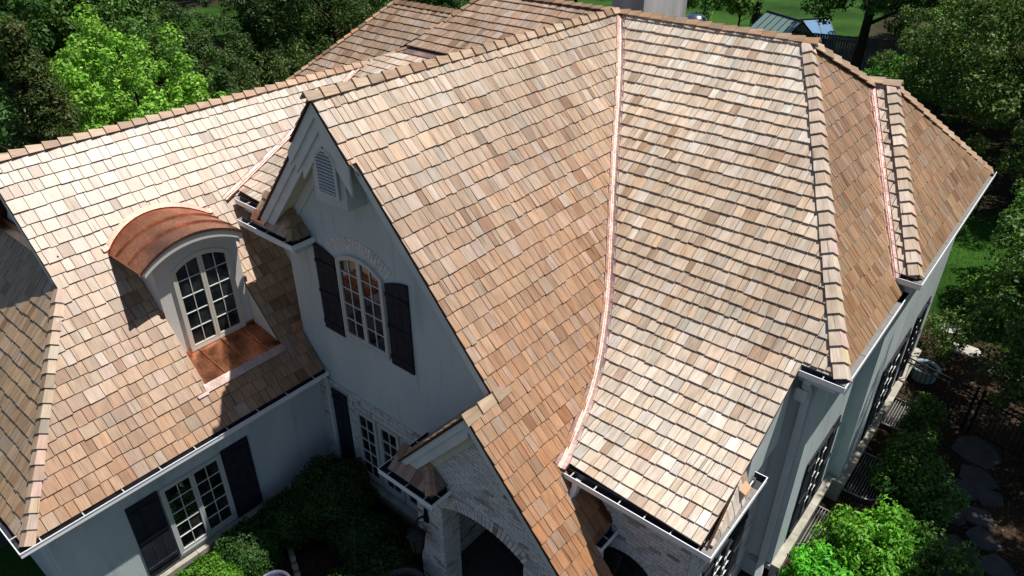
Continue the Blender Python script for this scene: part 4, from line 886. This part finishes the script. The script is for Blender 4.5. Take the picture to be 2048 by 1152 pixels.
for (x,y,s,h,k) in [(-30.5,13,.72,.62,0),(-33,22.5,.8,.78,1),(-36,27,.9,1.05,0),(-33,30,.8,.82,1),(-39,10,1,1.1,0),(-42,3,1.1,1.1,1),(-43,17,1.05,1.2,1),(-45,11,1.1,1.2,0),(-50,4,1.3,1.3,1),(-51,15,1.3,1.3,0),(-60,22,1.4,1.3,1),(-58,11,1.4,1.4,1),(-40,34,.95,1.2,1),(-44,39,1.1,1.2,0),(-37,42,1.0,1.0,1),(-41,47,1.1,1.2,1),(-53,43,1.3,1.3,0),(-47,52,1.2,1.2,1),(-36,52,1,.95,0),(-56,55,1.4,1.3,1),(-66,33,1.5,1.5,0),(-66,45,1.5,1.5,1),(-34,37,.75,.8,0),(-29,29,.7,.62,1),(-62,2,1.5,1.4,0),(-70,14,1.6,1.5,1),(-32,16.5,.6,.55,1)]:
    src=(A_,B_)[k]; copy_thing(src,(x,y,0),rr.uniform(0,6.28),(s,h),CM,WG)
# ---- right side
RG='trees along the right of the garden'
D_=make_tree('garden_tree','big leafy tree at the right edge behind the far gutter','tree',(-2.0,33.5,0),8.8,4.1,GREEN+YEL,nb=240,per=170,leaf=.075,br=.55,low=.12,group=RG)
E_=make_tree('garden_tree','tall dark tree with a leaning trunk above the hip roof','tree',(-12.2,47.5,0),12,3.7,DGREEN+GREEN,nb=190,per=150,leaf=.10,br=.62,low=.16,tr=.32,group=RG)
CR='leafy tree of the dark belt along the right edge'
for (x,y,s,h,k) in [(-7,53,1.1,1,1),(-3,47,1.1,1.15,1),(2.5,43,1.1,1.1,1),(-8,62,1.3,1.2,1),(-1.5,58,1.3,1.2,1),(4.5,52,1.3,1.3,1),(-6.3,41.0,.68,.60,0),(-4.0,38.5,.8,.8,0),(3.2,33,1,1.0,0),(2.4,37.5,1,1,1),(7,41,1.2,1.2,1),(-8,80,1.4,1.3,0),(-9.5,56,1.1,1.1,0),(-11,75,1.3,1.2,1)]:
    copy_thing((D_,E_)[k],(x,y,0),rr.uniform(0,6.28),(s,h),CR,'dark belt of trees on the right')
make_tree('garden_tree','low spreading tree over the stepping stones at the right edge','tree',(.95,19.4,0),4.9,1.9,GREEN+DGREEN,nb=150,per=110,leaf=.06,br=.38,low=.22,tr=.10)
make_tree('garden_tree','smaller tree with a bright tip over the flagstones at the right edge','tree',(1.35,16.7,0),4.0,1.3,GREEN+DGREEN,nb=90,per=110,leaf=.055,br=.34,low=.28,tr=.08)
make_tree('garden_tree','small broad tree beside the far lawn behind the house corner','tree',(1.0,24.6,0),4.6,2.3,GREEN,nb=150,per=100,leaf=.07,br=.42,low=.15,tr=.1)
make_tree('shade_tree','broad shade tree standing outside the right edge','tree',(3.1,17.0,0),9.6,2.9,DGREEN+GREEN,nb=330,per=120,leaf=.075,br=.5,low=.56,tr=.14)
make_tree('shade_tree','tall shade tree just outside the lower right corner','tree',(4.9,14.0,0),9.6,2.6,DGREEN+GREEN,nb=300,per=120,leaf=.075,br=.5,low=.5,tr=.18)
# ---- shrubs
def shrub(label,loc,rad,hgt,cols,nb,per,leaf,br,aspect=.55,name='shrub',group=None):
    t=thing(name,label,'shrub',loc,group); x,y,z=loc
    bl,bs=crown_blobs((x,y,z+hgt*.5),(rad[0],rad[1],hgt*.5),nb,br,zcut=-.9); bl[:,2]=np.maximum(bl[:,2],z+.05)
    foliage('leaves',bl,bs,per,leaf,cols,M_LEAF,t,aspect)
    mb=MB()
    for i in range(6):
        a=i*1.05; tube(mb,[(x+.05*math.cos(a),y+.05*math.sin(a),z-.05),(x+rad[0]*.35*math.cos(a),y+rad[1]*.35*math.sin(a),z+hgt*.45),(x+rad[0]*.6*math.cos(a),y+rad[1]*.6*math.sin(a),z+hgt*.75)],[.02,.014,.005],5)
    mb.build('stem',M_BARK,t); return t
def boxw(label,loc,rad,hgt,dark=False,n=9000,group=None):
    t=thing('boxwood_shrub',label,'shrub',loc,group); x,y,z=loc
    u=unit(n*2); u=u[u[:,2]>-.35][:n]; az=np.arctan2(u[:,1],u[:,0]); ph=RNG.uniform(0,6.28,4)
    w_=1+.06*np.sin(4*az+ph[0]+4*u[:,2])+.05*np.sin(9*az+ph[1])+.05*np.sin(11*u[:,2]+ph[2]+3*az); k=w_*RNG.uniform(.80,1.03,len(u))
    sg=np.sign(u)*np.abs(u)**.8; sg/=np.maximum(1e-6,np.linalg.norm(sg,axis=1))[:,None]**.7
    pos=np.array((x,y,z+hgt*.42))+sg*k[:,None]*np.array((rad[0],rad[1],hgt*.58)); nr=u+RNG.normal(size=u.shape)*.6; nr/=np.linalg.norm(nr,axis=1)[:,None]
    pos[:,2]=np.maximum(pos[:,2],z+.02)
    cols=[(.08,.24,.016),(.11,.30,.025),(.055,.17,.012)] if not dark else [(.035,.08,.014),(.045,.10,.016),(.025,.06,.01)]  # sunlit leaf tones, and a second set darkened for the gable's shade
    leafmesh('leaves',pos,nr,.026*RNG.uniform(.6,1.3,len(u)),tones(len(u),cols,np.zeros(len(u)),.35),M_LEAF,.6,t)
    mb=MB(); lathe(mb,(x,y,z),[(rad[0]*.55,.0),(rad[0]*.68,hgt*.3),(rad[0]*.6,hgt*.65),(rad[0]*.25,hgt*.82),(.001,hgt*.84)],14,0); mb.build('inner_twigs',M_BARK,t)
    return t
shrub('bright green leafy shrub at the lower right beside the window well grate',(-.50,11.35,0),(.90,.95),1.25,[(.10,.38,.022),(.14,.46,.035),(.07,.28,.016),(.18,.48,.045)],130,120,.05,.22,.40)
shrub('lower bright shrub below the grate and nearest the house corner',(-1.12,10.35,0),(.50,.55),.85,[(.10,.38,.022),(.14,.46,.035),(.07,.28,.016)],60,110,.048,.2,.40)
shrub('duller half shaded shrub right of the bright leafy shrub',(.25,11.75,0),(.75,.8),1.05,[(.05,.12,.016),(.06,.15,.02)],60,90,.045,.22)
shrub('loose climbing shrub against the bay wall with dappled light',(-.70,14.3,0),(.42,.95),1.25,GREEN+DGREEN+LIME[:1],50,80,.042,.24)
shrub('low shaded shrub on the dark mulch near the second grate',(-.3,13.9,0),(.75,.9),.8,DGREEN+GREEN,60,80,.045,.24)
shrub('shrub at the foot of the bay wall by the iron fence',(-.8,16.1,0),(.34,.6),1.0,GREEN+DGREEN,36,70,.045,.24)
shrub('thin leafless branching shrub beside the far house corner',(-1.1,20.3,0),(.6,.8),1.5,GREEN,26,60,.05,.24)
shrub('round bright shrub in front of the wooden fence',(-9.1,43.2,0),(1.5,1.5),2.4,[(.06,.2,.015),(.08,.24,.02)],60,90,.09,.5)
shrub('lit shrub at the edge of the back lawn on the right',(.2,22.9,0),(1.2,1.0),1.7,GREEN+LIME[:1],80,90,.055,.35)
boxw('sunlit clipped boxwood in front of the wing window',(-9.55,2.95,0),(.62,.66),.95,n=15000)
boxw('small sunlit boxwood at the bottom edge below the shutter',(-10.1,2.0,0),(.36,.34),.85,n=8000)
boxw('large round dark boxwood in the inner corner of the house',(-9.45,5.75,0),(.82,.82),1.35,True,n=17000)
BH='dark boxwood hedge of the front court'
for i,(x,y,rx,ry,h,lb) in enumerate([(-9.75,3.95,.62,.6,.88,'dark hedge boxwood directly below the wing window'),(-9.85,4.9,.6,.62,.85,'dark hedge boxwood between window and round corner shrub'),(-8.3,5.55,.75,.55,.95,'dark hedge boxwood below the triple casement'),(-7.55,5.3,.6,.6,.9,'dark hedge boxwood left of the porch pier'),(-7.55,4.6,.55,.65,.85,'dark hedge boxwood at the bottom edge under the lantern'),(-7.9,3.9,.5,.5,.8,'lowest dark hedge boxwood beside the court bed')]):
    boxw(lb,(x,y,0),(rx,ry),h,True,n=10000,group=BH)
# ---- wall lantern
FL=Fr((-6.78,5.895,0),X,Z,-Y); L_=thing('wall_lantern','black iron wall lantern hanging on the brick porch pier','lantern',(-6.78,5.88,1.2))
mb=MB(); prism(mb,FL,[(-.05,1.72),(.05,1.72),(.07,1.80),(.05,1.92),(.035,2.05),(-.035,2.05),(-.05,1.92),(-.07,1.80)],.005,.03); mb.build('back_plate',M_BLACK,L_)
mb=MB(); tube(mb,[FL.p(0,1.85,.02),FL.p(0,1.95,.12),FL.p(0,1.97,.22),FL.p(0,1.90,.28),FL.p(0,1.80,.28)],.02,8); tube(mb,[FL.p(0,1.76,.02),FL.p(0,1.80,.12),FL.p(0,1.9,.2)],.008,6); mb.build('arm',M_BLACK,L_)
cx,cy=FL.p(0,0,.28).x,FL.p(0,0,.28).y; mb=MB(); lathe(mb,(cx,cy,0),[(.001,1.80),(.03,1.79),(.035,1.75),(.12,1.70),(.19,1.64),(.19,1.62),(.001,1.62)],6); mb.build('roof_cap',M_BLACK,L_)
mb=MB(); lathe(mb,(cx,cy,0),[(.155,1.62),(.10,1.24)],6); mb.build('lantern_glass',M_PATINA,L_)
mb=MB()
for k in range(6):
    a=2*math.pi*k/6; tube(mb,[(cx+.16*math.cos(a),cy+.16*math.sin(a),1.62),(cx+.105*math.cos(a),cy+.105*math.sin(a),1.23)],.014,5)
lathe(mb,(cx,cy,0),[(.001,1.25),(.115,1.25),(.115,1.22),(.04,1.19),(.012,1.17),(.001,1.16)],6); mb.build('cage',M_BLACK,L_)
# ---- pots, edging
M_POT=simple('glazed_pot',(.10,.10,.16),.35,0,.5,5,.3); M_POTD=simple('dark_pot',(.06,.055,.05),.6,0,.4,5,.3); M_SOIL=simple('soil',(.02,.014,.01),.95)
def pot(label,c,r,h,mat):
    t=thing('garden_pot',label,'pot',c); mb=MB(); lathe(mb,c,[(r*.55,0),(r*.8,h*.3),(r*.95,h*.8),(r*1.02,h*.93),(r*1.06,h),(r*.94,h),(r*.9,h*.92),(r*.86,h*.85)],28); mb.build('pot_body',mat,t,True)
    mb=MB(); lathe(mb,c,[(.001,h*.87),(r*.5,h*.875),(r*.88,h*.86)],20); mb.build('soil',M_SOIL,t)
pot('blue glazed round pot at the bottom edge of the front court',(-8.62,3.75,0),.30,.62,M_POT)
pot('wide dark urn at the foot of the porch pier',(-6.72,5.15,0),.42,.72,M_POTD)
EDG='stone edging of the front court bed'
e0=Vector((-9.45,4.62,0)); e1=Vector((-7.9,3.9,0)); 
for i in range(9):
    p=e0.lerp(e1,i/8); q=(e1-e0).normalized(); fr=Fr((p.x+rr.uniform(-.01,.01),p.y,0),Vector((q.x,q.y,0)).normalized(),Vector((-q.y,q.x,0)).normalized(),Z); mb=MB(); w2=.082
    prism(mb,fr,[(-w2,-.055),(w2-.01,-.05),(w2,.05),(-w2+.01,.058)],-.02,.05+rr.uniform(0,.01)); o=mb.build('edging_stone',M_STONE); tag(o,'small grey edging stone, '+('first','second','third','fourth','fifth','sixth','seventh','eighth','ninth')[i]+' from the hedge in the row beside the blue pot','stone',EDG)
# ---- window wells with steel grates
M_STEEL=simple('galvanised_steel',(.50,.48,.45),.45,.25,.5); M_BRN=simple('brown_steel',(.10,.085,.07),.5,.4)
def well(label,y0,y1,x0=-1.80,depth=.72,stone=False):
    t=thing('window_well',label,'window well',(x0,(y0+y1)/2,0)); r=.42; x1=x0+depth
    pts=[(x0,y0),(x1-r,y0)]+[(x1-r+r*math.sin(a),y0+r-r*math.cos(a)) for a in [math.pi/2*i/8 for i in range(1,9)]]+[(x1-r+r*math.cos(a),y1-r+r*math.sin(a)) for a in [math.pi/2*i/8 for i in range(0,9)]]+[(x0,y1)]
    mb=MB(); mb.faces([(x,y,-.6) for x,y in pts]+[(x,y,.10) for x,y in pts],[(i,i+1,len(pts)+i+1,len(pts)+i) for i in range(len(pts)-1)]); mb.build('well_liner',M_BRN,t)
    mb=MB(); mb.poly([(x,y,.06) for x,y in pts]); mb.build('well_floor',M_INT,t)
    mb=MB(); tube(mb,[(x,y,.12) for x,y in pts],.013,6); mb.build('grate_rim',M_STEEL,t)
    n=int(depth/.055)
    for i in range(1,n):
        x=x0+depth*i/n; ins=0 if x<x1-r else r-math.sqrt(max(0,r*r-(x-(x1-r))**2)); mb=MB(); tube(mb,[(x,y0+ins,.12),(x,y1-ins,.12)],.0055,5); mb.build('grate_bar',M_STEEL,t)
    for k in (.2,.5,.8):
        y=y0+(y1-y0)*k; mb=MB(); tube(mb,[(x0,y,.108),(x1-(.05 if .1<k<.9 else .2),y,.108)],.006,5); mb.build('grate_bar',M_BRN,t)
well('window well with a bright steel grate beside the bright shrub',10.85,12.35,-1.79,.62); well('shaded window well partly under the loose shrub',13.15,14.6,-1.55,.75); well('shaded window well beside the iron fence',15.9,17.1,-1.55,.75)
# ---- rain barrel like planter at the far corner
t=thing('planter','pale blue-grey round planter ring by the far house corner','planter',(-1.25,18.6,0)); mb=MB(); lathe(mb,(-1.25,18.6,0),[(.30,0),(.33,.22),(.35,.32),(.36,.34),(.34,.36),(.28,.35),(.27,.3)],28); mb.build('planter_body',simple('pale_blue_paint',(.22,.30,.32),.6),t,True); mb=MB(); lathe(mb,(-1.25,18.6,0),[(.001,.3),(.28,.29)],20); mb.build('soil',M_SOIL,t)
# ---- black iron fence with a gate post
def iron_fence(label,p0,p1,h,sp,bz=.12):
    p0=Vector(p0);p1=Vector(p1); t=thing('iron_fence',label,'fence',p0); L=(p1-p0).length; d=(p1-p0)/L; n=int(L/sp)
    for z in (bz,h-.13,h): mb=MB(); bar(mb,p0+Z*z,p1+Z*z,.03,.03); mb.build('rail',M_BLACK,t)
    for i in range(1,n): p=p0+d*(L*i/n); mb=MB(); bar(mb,p+Z*.05,p+Z*(h+.01),.016,.016); mb.build('picket',M_BLACK,t)
    m_=max(1,round(L/2.0))
    for i in range(m_+1): p=p0+d*(L*i/m_); mb=MB(); bar(mb,p,p+Z*(h+.1),.06,.06); box(mb,Fr(p,X,Y,Z),-.04,.04,-.04,.04,h+.1,h+.13); mb.build('post',M_BLACK,t)
iron_fence('black iron fence running from the bay wall to the gate post',(-1.62,17.45,0),(.0,17.05,0),1.15,.11)
iron_fence('black iron fence continuing right under the shade tree',(.14,17.0,0),(3.6,16.1,0),1.15,.11)
iron_fence('distant black iron fence near the far gutter corner',(-2.3,30.5,0),(-.4,33.8,0),1.2,.13)
# ---- flagstones
FS=simple('flagstone_shaded',(.065,.065,.067),.85,0,.2,4,.25,.3); FSL=simple('flagstone_pale',(.42,.38,.34),.85,0,.2,4,.2,.3)  # first stone colour is darkened to hold the tree shade over the path
def stone(label,c,r,mat,seed,n=7,sx=1,sy=1):
    q=random.Random(seed); pts=[]
    for i in range(n): a=2*math.pi*(i+q.uniform(-.25,.25))/n; k=r*q.uniform(.72,1.12); pts.append((c[0]+k*math.cos(a)*sx,c[1]+k*math.sin(a)*sy))
    mb=MB(); prism(mb,Fr((0,0,0),X,Y,Z),pts,-.03,.03+q.uniform(0,.015)); o=mb.build('flagstone',mat); tag(o,label,'flagstone')
for i,(c,r,lab) in enumerate([((.45,16.4),.55,'large rounded grey flagstone near the iron fence'),((.65,15.5),.42,'wedge shaped flagstone below the rounded one'),((.35,14.85),.42,'sun flecked triangular flagstone in the middle of the path'),((.95,15.0),.3,'grey flagstone right of the triangular one'),((.9,14.3),.36,'flagstone with a bright sun fleck'),((.45,13.95),.3,'small flagstone left of the broad slab'),((1.05,13.7),.34,'flagstone touching the upper side of the broad slab'),((.72,13.0),.52,'broad squarish flagstone slab near the bottom'),((1.4,13.1),.34,'narrow upright flagstone right of the broad slab'),((.9,12.3),.38,'flagstone below the broad slab'),((.5,11.9),.3,'lowest flagstone cut by the bottom of the picture')]): stone(lab,c,r,FS,i+11)
stone('pale sunlit stepping stone on the far bark path',(-1.25,21.5),.36,FSL,3,7,1.3,.8); stone('pinkish sunlit stepping stone nearer the branches',(-.65,20.6),.40,FSL,5,7,1.2,.8); stone('grey stepping stone with a thin cable shadow',(.25,20.2),.5,FS,8,7,1.3,.7)
# ---- far garden things beyond the main ridge
t=thing('glass_greenhouse','larger glazed greenhouse roof on the back lawn','greenhouse',(-17.6,48.6,0)); M_GH,_,_=newmat('greenhouse_glass',(.20,.29,.27),.15,0,.7); M_GHB,_,_=newmat('greenhouse_glass_blue',(.16,.30,.48),.1,0,.8)
def gable_glass(t,c,L,W_,h0,h1,ang,mat,np_):
    ca,sa=math.cos(ang),math.sin(ang); A=Vector((ca,sa,0)); B=Vector((-sa,ca,0)); c=Vector(c)
    for sg in (-1,1):
        for i in range(np_):
            a0=-L/2+L*i/np_+.03; a1=-L/2+L*(i+1)/np_-.03
            mb=MB(); e=[c+A*a0+B*sg*W_/2+Z*h0,c+A*a1+B*sg*W_/2+Z*h0,c+A*a1+Z*h1,c+A*a0+Z*h1]; nn=(e[1]-e[0]).cross(e[3]-e[0]).normalized()*.02
            mb.faces(e+[p+nn for p in e],BOXF); mb.build('roof_pane',mat,t)
            mb=MB(); e=[c+A*a0+B*sg*W_/2,c+A*a1+B*sg*W_/2,c+A*a1+B*sg*W_/2+Z*h0,c+A*a0+B*sg*W_/2+Z*h0]; mb.faces(e+[p+B*.02 for p in e],BOXF); mb.build('wall_pane',mat,t)
        for i in range(np_+1):
            a=-L/2+L*i/np_; mb=MB(); bar(mb,c+A*a+B*sg*W_/2+Z*h0,c+A*a+Z*h1,.06,.07); bar(mb,c+A*a+B*sg*W_/2,c+A*a+B*sg*W_/2+Z*h0,.06,.06,X); mb.build('rafter',M_BLACK,t)
        mb=MB(); bar(mb,c-A*L/2+B*sg*W_/2+Z*h0,c+A*L/2+B*sg*W_/2+Z*h0,.08,.08); mb.build('eave_beam',M_BLACK,t)
    mb=MB(); bar(mb,c-A*L/2+Z*(h1+.03),c+A*L/2+Z*(h1+.03),.10,.10); mb.build('ridge_beam',M_BLACK,t)
    for e in (-1,1):
        mb=MB(); mb.poly([c+A*e*L/2-B*W_/2,c+A*e*L/2+B*W_/2,c+A*e*L/2+B*W_/2+Z*h0,c+A*e*L/2+Z*h1,c+A*e*L/2-B*W_/2+Z*h0]); mb.build('gable_pane',mat,t)
gable_glass(t,(-17.5,48.7,0),3.6,3.6,1.1,2.6,math.radians(-31),M_GH,6)
t=thing('glass_greenhouse','smaller blue reflecting glass roof behind the greenhouse','greenhouse',(-16.9,51.9,0)); gable_glass(t,(-16.9,51.9,0),2.8,2.6,1.0,2.0,math.radians(53),M_GHB,3)
t=thing('kettle_grill','shiny domed kettle grill on the far terrace','grill',(-24.2,49.9,0)); mb=MB(); lathe(mb,(-24.2,49.9,0),[(.2,1.0),(.75,1.25),(.82,1.4),(.80,1.45),(.6,1.68),(.3,1.8),(.001,1.84)],24); mb.build('lid',simple('chrome',(.6,.63,.66),.15,1),t,True)
mb=MB(); lathe(mb,(-24.2,49.9,0),[(.4,.0),(.4,1.02)],16); mb.build('stand',M_GUARD,t)
mb=MB(); lathe(mb,(-24.2,49.9,0),[(.07,1.83),(.07,1.9),(.001,1.91)],8); mb.build('handle',M_BLACK,t)
def chair(label,c,ang):
    t=thing('garden_chair',label,'chair',c,'black garden chairs on the far terrace'); A=Vector((math.cos(ang),math.sin(ang),0)); B=Vector((-A.y,A.x,0)); fr=Fr(c,A,B,Z)
    mb=MB(); box(mb,fr,-.3,.35,-.35,.35,.40,.46); mb.build('seat',M_BLACK,t)
    for i in range(4):
        y=-.33+i*.17; mb=MB(); e=[fr.p(-.30,y,.42),fr.p(-.30,y+.15,.42),fr.p(-.62,y+.15,1.3),fr.p(-.62,y,1.3)]; mb.faces(e+[p+A*.04 for p in e],BOXF); mb.build('back_slat',M_BLACK,t)
    for sg in (-1,1):
        mb=MB(); box(mb,fr,-.4,.42,sg*.42-.07,sg*.42+.07,.66,.70); mb.build('armrest',M_BLACK,t)
        for a in (-.35,.36): mb=MB(); box(mb,fr,a-.04,a+.04,sg*.4-.04,sg*.4+.04,0,.66); mb.build('leg',M_BLACK,t)
chair('black slatted garden chair nearest the kettle grill',(-22.9,50.5,0),2.6); chair('black garden chair in front of the small conifer',(-21.9,50.2,0),.8)
t=thing('fire_table','low pale round table between the terrace chairs','table',(-23.2,49.4,0)); mb=MB(); lathe(mb,(-23.2,49.4,0),[(.001,.5),(.6,.5),(.62,.46),(.5,.42),(.2,.4),(.25,0)],20); mb.build('table_top',M_STONE,t)
sheet('terrace',[(-28,46),(-20.5,46),(-20.3,50.3),(-22,51.6),(-26.5,51.5)],-.003,groundmat('terrace_stone',(.25,.23,.2),(.36,.33,.28),6,.2))
make_tree('small_conifer_tree','narrow dark conifer left of the greenhouse','tree',(-20.2,51.0,0),2.9,.7,DGREEN,nb=60,per=60,leaf=.08,br=.25,shape='cone',low=.02,flat=.6,branches=2)
make_tree('young_tree','thin young tree behind the garden chairs','tree',(-21.9,52.0,0),5.0,1.2,GREEN+LIME[:1],nb=60,per=60,leaf=.12,br=.4,low=.25,tr=.09)
make_tree('young_tree','light green young tree just right of the chimney','tree',(-25.8,54.5,0),4.6,2.0,LIME+GREEN,nb=70,per=60,leaf=.13,br=.5,low=.1,tr=.09)
shrub('dark shrub at the corner of the terrace beside the chimney',(-25.6,49.4,0),(.7,.7),1.6,DGREEN+GREEN,40,60,.09,.3)
shrub('reddish shrub in front of the greenhouse',(-15.6,47.6,0),(.8,.7),2.0,[(.10,.06,.03),(.07,.06,.025),(.12,.09,.04)],60,60,.08,.3)
t=thing('iron_fence','short black iron fence at the end of the terrace','fence',(-20.6,49.5,0))
for i in range(9): mb=MB(); bar(mb,(-21.4+i*.17,49.7+i*.02,0),(-21.4+i*.17,49.7+i*.02,1.3),.03,.03); mb.build('picket',M_BLACK,t)
mb=MB(); bar(mb,(-21.4,49.7,1.25),(-20.0,49.9,1.25),.04,.04); mb.build('rail',M_BLACK,t)
# wooden board fence behind the right trees
M_BOARD=simple('weathered_board',(.16,.155,.15),.9,0,.1,6,.3,.3,(1,1,.2)); t=thing('board_fence','weathered grey board fence in the trees at the upper right','fence',(-15,48,0))
f0=Vector((-15.5,48.6,0)); f1=Vector((-5.5,51.2,0)); n=66; d_=(f1-f0).normalized()
for i in range(n):
    p=f0.lerp(f1,i/n); mb=MB(); box(mb,Fr(p,d_,Vector((-d_.y,d_.x,0)),Z),0,.145,0,.025,.03,1.85+rr.uniform(-.02,.02)); mb.build('board',M_BOARD,t)
for z in (.4,1.6,1.86): mb=MB(); bar(mb,f0+Z*z-Vector((0,.04,0)),f1+Z*z-Vector((0,.04,0)),.05,.08); mb.build('rail',M_BOARD,t)
# grass tufts on the nearby lawn beyond the right corner
n=26000; gx=RNG.uniform(-4,4,n); gy=RNG.uniform(21,31,n); pos=np.c_[gx,gy,np.full(n,.02)]; nr=unit(n); nr[:,2]*=.3; nr/=np.linalg.norm(nr,axis=1)[:,None]
o=leafmesh('grass',pos,nr,.035*RNG.uniform(.6,1.3,n),tones(n,[(.05,.16,.012),(.07,.2,.018)],np.zeros(n)),M_LEAF,.25); o['kind']='stuff'
n=16000; gx=RNG.uniform(-3,5,n); gy=RNG.uniform(8,22,n); ok=~((gx<-1.5)); gx=gx[ok];gy=gy[ok]; n=len(gx); nr=unit(n); nr[:,2]=np.abs(nr[:,2])+.8; nr/=np.linalg.norm(nr,axis=1)[:,None]
o=leafmesh('bark_chips',np.c_[gx,gy,RNG.uniform(0,.015,n)],nr,.03*RNG.uniform(.5,1.5,n),tones(n,[(.10,.065,.04),(.06,.04,.025),(.16,.11,.07)],np.zeros(n)),M_LEAF,.35); o['kind']='stuff'
def relabel(group,rows,fmt):
    ts=[o for o in bpy.data.objects if o.get('group')==group and 'category' in o and o['label'] in (CM,CR)]
    ORD=['leftmost','second from the left','third from the left','fourth from the left','fifth from the left','sixth from the left','seventh from the left','eighth from the left','ninth from the left','tenth from the left','eleventh from the left','twelfth from the left','thirteenth from the left','fourteenth from the left']
    for nm,lo,hi in rows:
        q=[o for o in ts if lo<=math.hypot(o.location.x,o.location.y)<hi]; q.sort(key=lambda o:screen(o.location+Vector((0,0,4)))[0])
        for k,o in enumerate(q): o['label']=fmt%(ORD[min(k,13)],nm)
relabel(WG,(('nearest',0,38),('second',38,47),('third',47,60),('farthest',60,200)),'woodland tree %s in the %s row behind the left roofs')
relabel('dark belt of trees on the right',(('nearest',0,42.5),('middle',42.5,60),('farthest',60,200)),'dark tree %s in the %s row of the right hand belt')
print('objects',len(bpy.data.objects),'tris',sum(len(o.data.polygons)*2 for o in bpy.data.objects if o.type=='MESH'))
